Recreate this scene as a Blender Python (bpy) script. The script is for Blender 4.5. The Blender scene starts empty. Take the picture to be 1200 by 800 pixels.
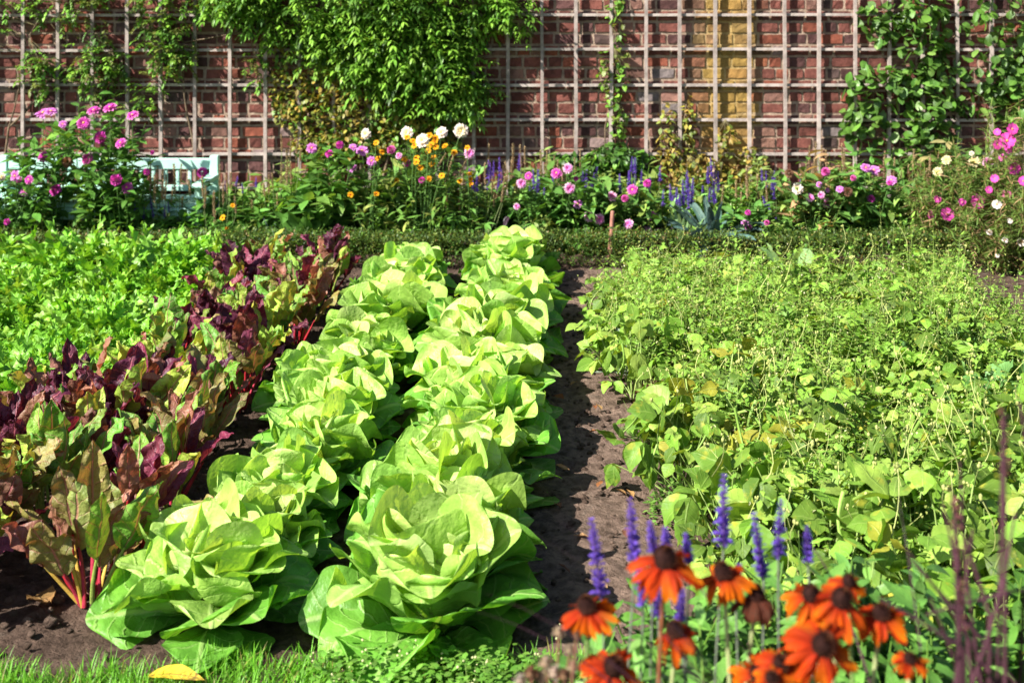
import bpy, math
import numpy as np
from mathutils import Vector, noise as mnoise

R = np.random.RandomState(11)
SC = bpy.context.scene
COL = SC.collection
PI = math.pi
rad = math.radians
F, H, HZ = 1500.0, 1.75, -20.0          # focal length in px of a 1200 wide frame, eye height, horizon row
SKEW = 0.0367                            # the planted rows run a little to the right


def at(px, py, Y):
    return np.array([(px - 600) * Y / F, Y, H - (py - HZ) * Y / F])


def U(a, b, n=None):
    return R.uniform(a, b, n)


# ------------------------------------------------------------------ mesh builder
class MB:
    def __init__(self):
        self.v, self.f, self.t, self.l, self.n = [], [], [], [], 0

    def grid(self, V, tint, luv):
        """V (n, a, b, 3) grids of quads; tint (n,a,b,3); luv (n,a,b,3)"""
        n, a, b = V.shape[:3]
        idx = np.arange(n * a * b).reshape(n, a, b) + self.n
        q = np.stack([idx[:, :-1, :-1], idx[:, :-1, 1:], idx[:, 1:, 1:], idx[:, 1:, :-1]], -1).reshape(-1, 4)
        self.v.append(V.reshape(-1, 3))
        self.f.append(q)
        self.t.append(np.broadcast_to(tint, V.shape).reshape(-1, 3))
        self.l.append(np.broadcast_to(luv, V.shape).reshape(-1, 3))
        self.n += n * a * b

    def raw(self, V, Q, tint):
        V = np.asarray(V, float).reshape(-1, 3)
        self.v.append(V)
        self.f.append(np.asarray(Q, int) + self.n)
        self.t.append(np.broadcast_to(np.asarray(tint, float), V.shape))
        self.l.append(np.zeros(V.shape))
        self.n += len(V)

    def mesh(self, name, mat, smooth=True):
        me = bpy.data.meshes.new(name)
        V = np.concatenate(self.v)
        Q = np.concatenate(self.f)
        me.vertices.add(len(V))
        me.vertices.foreach_set('co', V.astype(np.float32).ravel())
        me.loops.add(Q.size)
        me.loops.foreach_set('vertex_index', Q.astype(np.int32).ravel())
        me.polygons.add(len(Q))
        me.polygons.foreach_set('loop_start', (np.arange(len(Q)) * 4).astype(np.int32))
        me.polygons.foreach_set('use_smooth', np.full(len(Q), smooth))
        a = me.attributes.new('tint', 'FLOAT_COLOR', 'POINT')
        T = np.concatenate(self.t)
        a.data.foreach_set('color', np.c_[T, np.ones(len(T))].astype(np.float32).ravel())
        a = me.attributes.new('luv', 'FLOAT_VECTOR', 'POINT')
        a.data.foreach_set('vector', np.concatenate(self.l).astype(np.float32).ravel())
        me.update(calc_edges=True)
        me.validate()
        me.materials.append(mat)
        return me


def prof(pts):
    xs, ys = zip(*pts)
    return lambda v: np.interp(v, xs, ys)


OVATE = prof([(0, .08), (.08, .45), (.2, .82), (.35, 1), (.5, .95), (.7, .68), (.88, .3), (1, .03)])
LANCE = prof([(0, .12), (.15, .6), (.35, 1), (.55, .9), (.8, .45), (1, .03)])
ROUND = prof([(0, .2), (.1, .6), (.25, .9), (.5, 1), (.75, .85), (.9, .55), (1, .15)])
LETT = prof([(0, .3), (.12, .26), (.25, .36), (.42, .66), (.6, .92), (.75, 1), (.87, .97), (.94, .86), (1, .62)])
CHARD = prof([(0, .12), (.1, .62), (.22, .92), (.4, 1), (.6, .9), (.8, .66), (.92, .4), (1, .1)])
PETAL = prof([(0, .3), (.3, .75), (.6, 1), (.85, .9), (1, .45)])
BLADE = prof([(0, 1), (.5, .85), (.85, .4), (1, .05)])
STRAP = prof([(0, .3), (.2, .7), (.5, 1), (.8, .85), (.95, .5), (1, .12)])
_saw_v = np.linspace(0, 1, 25)
_saw = np.sin(PI * np.clip(_saw_v * .93 + .07, 0, 1)) ** .8 * np.where(np.arange(25) % 2, 1, .36) * np.where(_saw_v < .16, .45, 1) + .03
LOBED = lambda v: np.interp(v, _saw_v, _saw)


def leaves(mb, P, az, pitch, bend, L, W, pf, nv=6, nu=3, roll=0, cup=0, ruf=0, rn=2, pull=0,
           tint=(.1, .3, .05), tip=None, tipk=1.5, blister=0, jit=.12, minz=None, vexp=1.25, wob=0, bpow=1.0):
    P = np.atleast_2d(np.asarray(P, float))
    n = len(P)
    b = lambda a: np.broadcast_to(np.asarray(a, float), (n,))
    az, pitch, bend, L, W, roll, cup, ruf = map(b, (az, pitch, bend, L, W, roll, cup, ruf))
    t = np.linspace(0, 1, nv)
    v = 1 - (1 - t) ** vexp
    dv, vm = np.diff(v), (v[1:] + v[:-1]) / 2
    thm = pitch[:, None] + bend[:, None] * vm ** bpow
    st = L[:, None] * dv
    z0 = np.zeros((n, 1))
    r = np.concatenate([z0, np.cumsum(st * np.cos(thm), 1)], 1)
    z = np.concatenate([z0, np.cumsum(st * np.sin(thm), 1)], 1)
    ca, sa = np.cos(az)[:, None], np.sin(az)[:, None]
    C = P[:, None, :] + np.stack([r * ca, r * sa, z], -1)
    th = pitch[:, None] + bend[:, None] * v ** bpow
    T = np.stack([np.cos(th) * ca, np.cos(th) * sa, np.sin(th)], -1)
    N = np.stack([-np.sin(th) * ca, -np.sin(th) * sa, np.cos(th)], -1)
    S = np.stack([-sa + 0 * th, ca + 0 * th, 0 * th], -1)
    cr, sr = np.cos(roll)[:, None, None], np.sin(roll)[:, None, None]
    S, N = S * cr + N * sr, -S * sr + N * cr
    u = np.linspace(-1, 1, nu)
    w = W[:, None] / 2 * pf(v)[None, :]
    os_ = u[None, None, :] * w[:, :, None]
    ph = R.uniform(0, 2 * PI, (n, 2, 1, 1))
    sg = np.where(u < 0, 1.0, -1.0)[None, None, :]
    au = np.abs(u)[None, None, :]
    vv = v[None, :, None]
    wave = np.sin(2 * PI * rn * vv + ph[:, 0] + sg * ph[:, 1]) * .65 + np.sin(2 * PI * rn * 2.3 * vv + ph[:, 1] * 2 - sg) * .35
    on = cup[:, None, None] * (W[:, None] * pf(v)[None, :])[:, :, None] * au ** 1.6 + ruf[:, None, None] * W[:, None, None] * au ** 1.6 * wave * np.minimum(1, vv * 3)
    if wob:
        on = on + wob * W[:, None, None] * np.sin(2 * PI * (vv * 1.3 + u[None, None, :] * .7) + ph[:, 1] * 3) * np.sin(PI * vv)
    if blister:
        on = on + blister * R.randn(n, nv, nu) * np.minimum(1, vv * 4)
    V = C[:, :, None, :] + S[:, :, None, :] * os_[..., None] + N[:, :, None, :] * on[..., None]
    if pull:
        V = V - T[:, :, None, :] * (pull * L[:, None, None] * au ** 2 * vv ** 2)[..., None]
    if minz is not None:
        V[..., 2] = np.maximum(V[..., 2], minz + .006 * R.rand(n, nv, nu))
    tint = np.broadcast_to(np.asarray(tint, float), (n, 3))
    k = 1 + R.uniform(-jit, jit, (n, 1)) + R.uniform(-jit / 3, jit / 3, (n, 3))
    tc = (tint * k)[:, None, None, :]
    if tip is not None:
        tp = (np.broadcast_to(np.asarray(tip, float), (n, 3)) * k)[:, None, None, :]
        g = (vv ** tipk)[..., None]
        tc = tc * (1 - g) + tp * g
    tc = np.broadcast_to(tc, V.shape)
    luv = np.stack(np.broadcast_arrays(u[None, None, :], vv, R.rand(n)[:, None, None]), -1)
    mb.grid(V, tc, luv)
    return C[:, -1]


def tube(mb, pts, r0, r1, tint=(.1, .2, .04), k=5):
    p = np.asarray(pts, float)
    m = len(p)
    d = np.gradient(p, axis=0)
    d /= np.linalg.norm(d, axis=1)[:, None] + 1e-9
    ref = np.array([.31, .9, .13]) if abs(d[:, 2]).mean() > .5 else np.array([.05, .1, 1.])
    s = np.cross(d, ref)
    s /= np.linalg.norm(s, axis=1)[:, None] + 1e-9
    b = np.cross(d, s)
    a = np.linspace(0, 2 * PI, k + 1)
    rr = np.linspace(r0, r1, m)[:, None, None]
    V = p[:, None, :] + rr * (s[:, None, :] * np.cos(a)[None, :, None] + b[:, None, :] * np.sin(a)[None, :, None])
    mb.grid(V[None], np.asarray(tint, float), np.zeros(3))


def arc(p0, p1, side=.1, n=6, sag=None):
    """a slightly bowed line from p0 to p1"""
    p0, p1 = np.asarray(p0, float), np.asarray(p1, float)
    t = np.linspace(0, 1, n)[:, None]
    L = np.linalg.norm(p1 - p0)
    off = np.array([U(-1, 1), U(-1, 1), 0]) * side * L if sag is None else np.asarray(sag, float)
    return p0 + (p1 - p0) * t + off * np.sin(PI * t)


def blob(mb, c, r, tint=(.1, .1, .1), sz=1.0, a=6, b=5, jit=0):
    c = np.asarray(c, float)
    la = np.linspace(-PI / 2, PI / 2, b)[:, None]
    lo = np.linspace(0, 2 * PI, a + 1)[None, :]
    V = np.stack(np.broadcast_arrays(np.cos(la) * np.cos(lo), np.cos(la) * np.sin(lo), np.sin(la) * sz + 0 * lo), -1) * r
    if jit:
        J = 1 + R.uniform(-jit, jit, (b, a + 1, 1))
        J[:, -1] = J[:, 0]
        V = V * J
    mb.grid((V + c)[None], np.asarray(tint, float), np.zeros(3))


def box(mb, x0, x1, y0, y1, z0, z1, tint=(.5, .5, .5), bev=.004):
    # box with chamfered long edges (grid wrapped round) and closed ends
    xs = [(x0, x1), (y0, y1), (z0, z1)]
    V, Q = [], []
    bx = min(bev, (x1 - x0) / 3, (y1 - y0) / 3, (z1 - z0) / 3)
    base = [(x0, y0, z0), (x1, y0, z0), (x1, y1, z0), (x0, y1, z0), (x0, y0, z1), (x1, y0, z1), (x1, y1, z1), (x0, y1, z1)]
    c = np.array([(x0 + x1) / 2, (y0 + y1) / 2, (z0 + z1) / 2])
    fs = [((0, 3, 2, 1), 2, -1), ((4, 5, 6, 7), 2, 1), ((0, 1, 5, 4), 1, -1), ((2, 3, 7, 6), 1, 1), ((1, 2, 6, 5), 0, 1), ((3, 0, 4, 7), 0, -1)]
    key = {}
    for f, ax, sg in fs:
        q = []
        for i in f:
            p = np.array(base[i], float)
            for k in range(3):
                if k != ax:
                    p[k] += bx * np.sign(c[k] - p[k])
            key[(i, ax)] = len(V)
            q.append(len(V))
            V.append(p)
        Q.append(q)
    for f, ax, sg in fs:      # chamfer strips
        for a_, b_ in ((f[0], f[1]), (f[1], f[2]), (f[2], f[3]), (f[3], f[0])):
            for g, ax2, sg2 in fs:
                if ax2 > ax and a_ in g and b_ in g:
                    Q.append([key[(b_, ax)], key[(a_, ax)], key[(a_, ax2)], key[(b_, ax2)]])
    for i in range(8):
        a_, b_, c_ = key[(i, 0)], key[(i, 1)], key[(i, 2)]
        Q.append([a_, b_, c_, c_])
    Q = [q for q in Q if len(set(q)) == 4]
    mb.raw(V, Q, tint)


# ------------------------------------------------------------------ materials
def nodes(name):
    m = bpy.data.materials.new(name)
    m.use_nodes = True
    nt = m.node_tree
    nt.nodes.clear()
    return m, nt, nt.nodes, nt.links


def N_(nt, typ, **kw):
    n = nt.nodes.new(typ)
    for k, v in kw.items():
        if k.startswith('i_'):
            n.inputs[k[2:].replace('_', ' ')].default_value = v
        else:
            setattr(n, k, v)
    return n


def math_(nt, op, a, b=None, c=None, clamp=False):
    n = nt.nodes.new('ShaderNodeMath')
    n.operation = op
    n.use_clamp = clamp
    for i, x in enumerate((a, b, c)):
        if x is None:
            continue
        if isinstance(x, (int, float)):
            n.inputs[i].default_value = x
        else:
            nt.links.new(x, n.inputs[i])
    return n.outputs[0]


def mixc(nt, fac, a, b, mode='MIX'):
    n = nt.nodes.new('ShaderNodeMix')
    n.data_type = 'RGBA'
    n.blend_type = mode
    for k, x in ((0, fac), (6, a), (7, b)):
        if isinstance(x, (int, float)):
            n.inputs[k].default_value = x
        elif isinstance(x, tuple):
            n.inputs[k].default_value = (*x, 1)
        else:
            nt.links.new(x, n.inputs[k])
    return n.outputs[2]


def ramp(nt, x, a, b, lo=0.0, hi=1.0):
    n = nt.nodes.new('ShaderNodeMapRange')
    n.interpolation_type = 'SMOOTHSTEP'
    n.inputs[1].default_value, n.inputs[2].default_value = a, b
    n.inputs[3].default_value, n.inputs[4].default_value = lo, hi
    nt.links.new(x, n.inputs[0])
    return n.outputs[0]


def leaf_mat(name, rough=.45, trans=.3, veins=7, vein=(.35, .5, .15), amt=.35, bump=.3, bscale=45, spec=.35,
             warm=(1.25, 1.1, .45), spot=None, slant=1.3):
    m, nt, nd, lk = nodes(name)
    tint = N_(nt, 'ShaderNodeAttribute', attribute_name='tint')
    luv = N_(nt, 'ShaderNodeAttribute', attribute_name='luv')
    sp = N_(nt, 'ShaderNodeSeparateXYZ')
    lk.new(luv.outputs['Vector'], sp.inputs[0])
    tc = N_(nt, 'ShaderNodeTexCoord')
    nz = N_(nt, 'ShaderNodeTexNoise', i_Scale=bscale * .35, i_Detail=4.0)
    lk.new(tc.outputs['Object'], nz.inputs['Vector'])
    nf = N_(nt, 'ShaderNodeTexNoise', i_Scale=bscale, i_Detail=3.0)
    lk.new(tc.outputs['Object'], nf.inputs['Vector'])
    col = mixc(nt, ramp(nt, nz.outputs['Fac'], .35, .7), mixc(nt, 1, tint.outputs['Color'], (.78, .8, .75), 'MULTIPLY'),
               mixc(nt, 1, tint.outputs['Color'], (1.2, 1.13, 1.15), 'MULTIPLY'))
    if spot:
        ns = N_(nt, 'ShaderNodeTexNoise', i_Scale=bscale * .6, i_Detail=5.0)
        lk.new(tc.outputs['Object'], ns.inputs['Vector'])
        col = mixc(nt, ramp(nt, ns.outputs['Fac'], .58, .72, 0, .7), col, spot)
    au = math_(nt, 'ABSOLUTE', sp.outputs[0])
    mid = ramp(nt, au, .02, .1, 1, 0)
    fr = math_(nt, 'FRACT', math_(nt, 'SUBTRACT', math_(nt, 'MULTIPLY_ADD', sp.outputs[1], veins, math_(nt, 'MULTIPLY_ADD', nz.outputs['Fac'], 1.3, math_(nt, 'MULTIPLY', sp.outputs[2], 3))), math_(nt, 'MULTIPLY', au, slant)))
    pp = math_(nt, 'MULTIPLY', math_(nt, 'ABSOLUTE', math_(nt, 'SUBTRACT', fr, .5)), 2)
    side = ramp(nt, pp, .8, 1.0, 0, .55)
    vm = math_(nt, 'MAXIMUM', mid, side)
    col = mixc(nt, math_(nt, 'MULTIPLY', vm, amt), col, vein)
    bs = nd.new('ShaderNodeBump')
    bs.inputs['Strength'].default_value = bump
    bs.inputs['Distance'].default_value = .006
    hh = math_(nt, 'SUBTRACT', nf.outputs['Fac'], math_(nt, 'MULTIPLY', vm, .45))
    lk.new(hh, bs.inputs['Height'])
    pb = N_(nt, 'ShaderNodeBsdfPrincipled', i_Roughness=rough)
    pb.inputs['Specular IOR Level'].default_value = spec
    lk.new(col, pb.inputs['Base Color'])
    lk.new(bs.outputs[0], pb.inputs['Normal'])
    tr = nd.new('ShaderNodeBsdfTranslucent')
    lk.new(mixc(nt, 1, col, warm, 'MULTIPLY'), tr.inputs['Color'])
    lk.new(bs.outputs[0], tr.inputs['Normal'])
    mx = N_(nt, 'ShaderNodeMixShader')
    mx.inputs[0].default_value = trans
    lk.new(pb.outputs[0], mx.inputs[1])
    lk.new(tr.outputs[0], mx.inputs[2])
    out = nd.new('ShaderNodeOutputMaterial')
    lk.new(mx.outputs[0], out.inputs[0])
    return m


def solid_mat(name, rough=.7, bump=.4, bscale=40, spec=.3, lo=(.75, .75, .75), hi=(1.2, 1.2, 1.2), stretch=None, dist=.006, blot=None):
    m, nt, nd, lk = nodes(name)
    tint = N_(nt, 'ShaderNodeAttribute', attribute_name='tint')
    tc = N_(nt, 'ShaderNodeTexCoord')
    src = tc.outputs['Object']
    if stretch:
        mp = N_(nt, 'ShaderNodeMapping')
        mp.inputs['Scale'].default_value = stretch
        lk.new(src, mp.inputs[0])
        src = mp.outputs[0]
    nz = N_(nt, 'ShaderNodeTexNoise', i_Scale=bscale * .4, i_Detail=6.0, i_Roughness=.65)
    lk.new(src, nz.inputs['Vector'])
    nf = N_(nt, 'ShaderNodeTexNoise', i_Scale=bscale, i_Detail=6.0, i_Roughness=.7)
    lk.new(src, nf.inputs['Vector'])
    f = ramp(nt, nz.outputs['Fac'], .3, .7)
    col = mixc(nt, f, mixc(nt, 1, tint.outputs['Color'], lo, 'MULTIPLY'), mixc(nt, 1, tint.outputs['Color'], hi, 'MULTIPLY'))
    if blot:
        nb = N_(nt, 'ShaderNodeTexNoise', i_Scale=bscale * .15, i_Detail=7.0, i_Roughness=.7)
        lk.new(tc.outputs['Object'], nb.inputs['Vector'])
        col = mixc(nt, ramp(nt, nb.outputs['Fac'], .55, .7, 0, .6), col, blot)
    bs = nd.new('ShaderNodeBump')
    bs.inputs['Strength'].default_value = bump
    bs.inputs['Distance'].default_value = dist
    lk.new(nf.outputs['Fac'], bs.inputs['Height'])
    pb = N_(nt, 'ShaderNodeBsdfPrincipled', i_Roughness=rough)
    pb.inputs['Specular IOR Level'].default_value = spec
    lk.new(col, pb.inputs['Base Color'])
    lk.new(bs.outputs[0], pb.inputs['Normal'])
    out = nd.new('ShaderNodeOutputMaterial')
    lk.new(pb.outputs[0], out.inputs[0])
    return m


M_LETT = leaf_mat('lettuce_leaf', .46, .36, 6, (.6, .72, .3), .36, .95, 42, .38, (1.2, 1.15, .35))
M_CHARD = leaf_mat('chard_leaf', .46, .26, 6, (.5, .14, .17), .55, 1.0, 70, .35, (1.5, .75, .5), slant=1.0)
M_MIZ = leaf_mat('salad_leaf', .42, .32, 8, (.3, .5, .12), .3, .4, 60, .4)
M_BEAN = leaf_mat('bean_leaf', .5, .33, 6, (.35, .48, .12), .35, .5, 50, .3, (1.2, 1.15, .4), spot=(.42, .4, .05))
M_LEAF = leaf_mat('border_leaf', .45, .3, 6, (.2, .35, .08), .3, .4, 50, .4)
M_VINE = leaf_mat('climber_leaf', .4, .32, 6, (.2, .34, .08), .3, .4, 50, .45)
M_KALE = leaf_mat('kale_leaf', .55, .12, 9, (.3, .36, .3), .45, 1.0, 60, .3, (1, 1, 1))
M_DARK = leaf_mat('purple_leaf', .4, .12, 6, (.1, .03, .06), .4, .8, 50, .5, (1.4, .6, .7))
M_GRASS = leaf_mat('grass_blade', .45, .35, 1, (.2, .4, .05), .2, .1, 60, .35)
M_PETAL = leaf_mat('petal', .55, .35, 3, (.8, .5, .6), .12, .2, 60, .2, (1.1, .8, 1.0))
M_PETALW = leaf_mat('petal_warm', .65, .35, 1, (.36, .03, .005), .4, .25, 60, .1, (1.2, .8, .4))
M_STEM = solid_mat('plant_stem', .55, .3, 60)
M_DRY = leaf_mat('dry_leaf', .75, .2, 6, (.3, .2, .1), .4, .9, 60, .15, (1.2, .8, .4), spot=(.1, .06, .03))
M_SEED = solid_mat('seed_head', .85, .9, 120, .1, (.55, .5, .5), (1.3, 1.25, 1.2))
M_BRICK = solid_mat('brick', .88, .8, 38, .15, (.62, .6, .6), (1.3, 1.25, 1.22), dist=.01)
M_MORTAR = solid_mat('mortar', .95, .9, 60, .1, (.65, .63, .6), (1.2, 1.18, 1.15), dist=.01)
M_WOOD = solid_mat('weathered_wood', .8, .6, 30, .2, (.62, .6, .58), (1.2, 1.18, 1.15), stretch=(1, 1, 1), blot=(.24, .19, .16))
M_BARK = solid_mat('bark', .85, .8, 50, .15, (.5, .5, .5), (1.3, 1.25, 1.2))
M_PAINT = solid_mat('mint_paint', .45, .15, 30, .4, (.9, .92, .92), (1.05, 1.05, 1.05))
M_SOIL = solid_mat('soil', .95, 1.0, 70, .1, (.5, .47, .45), (1.35, 1.3, 1.28), dist=.03, blot=(.23, .18, .145))
M_LAWN = solid_mat('turf_soil', .95, 1.0, 45, .1, (.5, .55, .5), (1.3, 1.3, 1.2), dist=.02)


# ------------------------------------------------------------------ objects
def tag(o, label=None, cat=None, group=None, kind=None):
    if label:
        o['label'] = label
    if cat:
        o['category'] = cat
    if group:
        o['group'] = group
    if kind:
        o['kind'] = kind
    return o


def link(name, me, parent=None, loc=(0, 0, 0), rot=(0, 0, 0), sc=1):
    o = bpy.data.objects.new(name, me)
    COL.objects.link(o)
    o.parent = parent
    o.location = loc
    o.rotation_euler = rot
    o.scale = (sc, sc, sc) if isinstance(sc, (int, float)) else sc
    return o


def empty(name, loc, label, cat, group=None, rz=0, sc=1):
    o = link(name, None, None, loc, (0, 0, rz), sc)
    o.empty_display_size = .1
    return tag(o, label, cat, group)


def smooth(o, lv=1):
    m = o.modifiers.new('smooth', 'SUBSURF')
    m.levels = m.render_levels = lv
    return o


def row_x(x0, Y):
    return x0 + SKEW * Y


# ------------------------------------------------------------------ setting: ground, path, lawn
def fbm(x, y, s, o=4):
    return mnoise.fractal(Vector((x * s, y * s, 3.7)), .8, 2.1, o)


def sheet(name, xs, ys, zf, mat, tf, shear=False):
    mb = MB()
    V = np.zeros((1, len(ys), len(xs), 3))
    T = np.zeros_like(V)
    for j, y in enumerate(ys):
        for i, x in enumerate(xs):
            xx = x + (SKEW * y if shear else 0)
            V[0, j, i] = (xx, y, zf(xx, y, x))
            T[0, j, i] = tf(xx, y)
    mb.grid(V, T, np.zeros(3))
    return tag(link(name, mb.mesh(name, mat)), kind='structure')


PATH_A, PATH_B = -.17, .42
LAWN_Y = 3.2


def ground_z(x, y, _=0):
    if abs(x) > 6 or y > 12 or y < 0:
        return -.004
    xr = x - SKEW * y
    z = .022 * fbm(x, y, 9) + .012 * fbm(x, y, 30, 3)
    if PATH_A + .04 < xr < PATH_B - .04 and 3.15 < y < 7.75:
        z = -.035
    if y < LAWN_Y - .03:
        z = -.03
    return z


def soil_t(x, y):
    k = 1 + .25 * fbm(x, y, 2.5)
    return (.115 * k, .08 * k, .062 * k)


gx = np.concatenate([[-150, -60, -25, -12, -7], np.arange(-4.5, 4.5, .04), [7, 12, 25, 60, 150]])
gy = np.concatenate([[-150, -50, -15, -4, 0, 1.5], np.arange(3.0, 8.4, .04), [8.7, 9.0, 9.4, 12, 20, 50, 150]])
sheet('ground', gx, gy, ground_z, M_SOIL, soil_t)
sheet('path', np.arange(PATH_A, PATH_B + .001, .022), np.arange(3.17, 7.78, .022),
      lambda x, y, u: .012 + .014 * fbm(x, y, 7) + .010 * fbm(x, y, 35, 4) - (.03 if u < PATH_A + .03 or u > PATH_B - .03 else 0),
      M_SOIL, lambda x, y: tuple(c * (1 + .2 * fbm(x, y, 4)) for c in (.225, .162, .128)), shear=True)
sheet('lawn', np.arange(-4.4, 4.4, .2), np.arange(-1.0, LAWN_Y + .01, .1), lambda x, y, u: .004 + .004 * fbm(x, y, 6) - (.03 if y > LAWN_Y - .05 else 0),
      M_LAWN, lambda x, y: (.06, .075, .03))

# clods of earth on bare soil
mb = MB()
for _ in range(2600):
    y = U(3.25, 7.7)
    x = row_x(U(-1.75, .42) if R.rand() < .4 else (U(-1.55, -1.1) if R.rand() < .4 else U(-.15, .36)), y) if R.rand() < .9 else U(2.1, 3.2)
    r = (.0025 + .013 * R.rand() ** 2.5) * (1.6 if R.rand() < .1 else 1)
    k = U(.7, 1.4)
    blob(mb, (x, y, max(ground_z(x, y), .01) + r * .2), r, (.13 * k, .092 * k, .072 * k), .7, 5, 4, .3)
tag(link('soil_clods', mb.mesh('soil_clods', M_SOIL)), 'loose crumbs of brown earth on the bare soil', 'soil', kind='stuff')

# lawn grass
mb = MB()
n = 27000
P = np.c_[U(-2.4, 1.6, n), LAWN_Y + .03 - R.rand(n) ** 1.5 * 1.0, np.zeros(n)]
P[:, 1] += .04 * np.sin(P[:, 0] * 7) + .02 * np.sin(P[:, 0] * 23)
k = U(.7, 1.3, n)[:, None]
g = np.where((R.rand(n) < .08)[:, None], np.array([[.28, .27, .08]]), np.array([[.14, .38, .03]])) * k
leaves(mb, P, U(0, 2 * PI, n), U(.7, 1.5, n), U(-1.3, .2, n), U(.04, .09, n), U(.0025, .005, n), BLADE, 5, 2, tint=g, tip=g * np.array([1.2, 1.15, 1.1]), jit=.2)
tag(link('grass', mb.mesh('grass', M_GRASS)), 'bright green grass edging the front of the beds', 'grass', kind='stuff')
mb = MB()
n = 1500
cx = U(-.45, .12, 60)
cy = U(2.98, 3.2, 60)
i = R.randint(0, 60, n)
P = np.c_[cx[i] + R.randn(n) * .03, cy[i] + R.randn(n) * .03, U(.01, .1, n)]
leaves(mb, P, U(0, 2 * PI, n), U(-.2, .7, n), U(-.8, 0, n), U(.012, .026, n), U(.01, .018, n), ROUND, 4, 3, tint=(.13, .3, .04), jit=.3)
for _ in range(26):
    c = (cx[_], cy[_], 0)
    e = (c[0] + U(-.05, .05), c[1] + U(-.05, .05), U(.06, .14))
    tube(mb, arc(c, e), .0012, .0008, (.25, .38, .1), 3)
    for q in range(3):
        blob(mb, np.array(e) + R.randn(3) * .01, U(.002, .004), (.75, .7, .45), 1, 4, 4)
tag(link('ground_weeds', mb.mesh('ground_weeds', M_MIZ)), 'small green weeds along the grass edge under the lettuces', 'weeds', kind='stuff')

# ------------------------------------------------------------------ brick wall
WALL_Y = 9.1
WALL_H = 2.46
COURSE = .2455 / 3


def wall():
    root = empty('brick_wall', (0, WALL_Y, 0), 'old red brick garden wall running across the back of the garden', 'wall')
    mb = MB()
    xs = np.arange(-7, 7.01, .1)
    zs = np.arange(-.05, WALL_H + .001, .1)
    xs, zs = np.meshgrid(xs, zs)
    V = np.stack([xs, 0 * xs - .005, zs], -1)[None]
    y = np.exp(-((V[..., 0] - 1.53) / .2) ** 4)[..., None]
    T = np.array([.33, .25, .195]) * (1 - .6 * y) + np.array([.44, .31, .07]) * .6 * y
    mb.grid(V, T, np.zeros(3))
    box(mb, -7, 7, .012, .3, -.05, WALL_H)
    mo = link('mortar', mb.mesh('mortar', M_MORTAR, False), root)
    mb = MB()
    a, b = 7, 5
    rows = []
    tint = []
    c = 0
    while c * COURSE < WALL_H - .01:
        z0 = c * COURSE
        x = -7 + U(0, .2)
        while x < 6.9:
            L = .172 if R.rand() < .55 else .095
            L *= U(.93, 1.07)
            rows.append((x, x + L - U(.01, .016), z0 + U(.004, .008) , z0 + COURSE - U(.005, .009), U(-.005, .005)))
            p = R.rand()
            t = np.array([.165, .062, .05])
            if p < .22:
                t = np.array([.095, .047, .045])
            elif p < .34:
                t = np.array([.22, .072, .046])
            elif p < .46:
                t = np.array([.23, .125, .1])
            elif p < .5:
                t = np.array([.09, .06, .055])
            t = t * U(.62, 1.1)
            xm = x + L / 2
            yk = math.exp(-((xm - 1.53) / .2) ** 4) * U(.45, 1)
            t = t * (1 - yk) + np.array([.33, .225, .06]) * U(.8, 1.1) * yk
            if R.rand() < .03:
                t = t * .6 + .12
            tint.append(t)
            x += L
        c += 1
    rows = np.array(rows)
    n = len(rows)
    uu = np.array([0, .025, .25, .5, .75, .975, 1])
    vv = np.array([0, .06, .5, .94, 1])
    X = rows[:, 0, None, None] + (rows[:, 1] - rows[:, 0])[:, None, None] * uu[None, None, :]
    Z = rows[:, 2, None, None] + (rows[:, 3] - rows[:, 2])[:, None, None] * vv[None, :, None]
    edge = np.ones((b, a))
    edge[0] = edge[-1] = 0
    edge[:, 0] = edge[:, -1] = 0
    Yy = (-.013 + rows[:, 4])[:, None, None] * edge[None] + .006 * (1 - edge)[None]
    V = np.stack(np.broadcast_arrays(X, Yy, Z), -1).copy()
    V += R.uniform(-1, 1, V.shape) * np.array([.0035, .0025, .003])
    mb.grid(V, np.array(tint)[:, None, None, :], np.zeros(3))
    link('brickwork', mb.mesh('brickwork', M_BRICK, False), root)
    mb = MB()
    x = -7
    while x < 7:
        L = U(.42, .48)
        box(mb, x, x + L - .008, -.04, .34, WALL_H + .002, WALL_H + .075 + U(-.004, .004), np.array([.32, .27, .23]) * U(.85, 1.1), .012)
        x += L
    link('coping', mb.mesh('coping', M_MORTAR, False), root)


wall()


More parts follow.
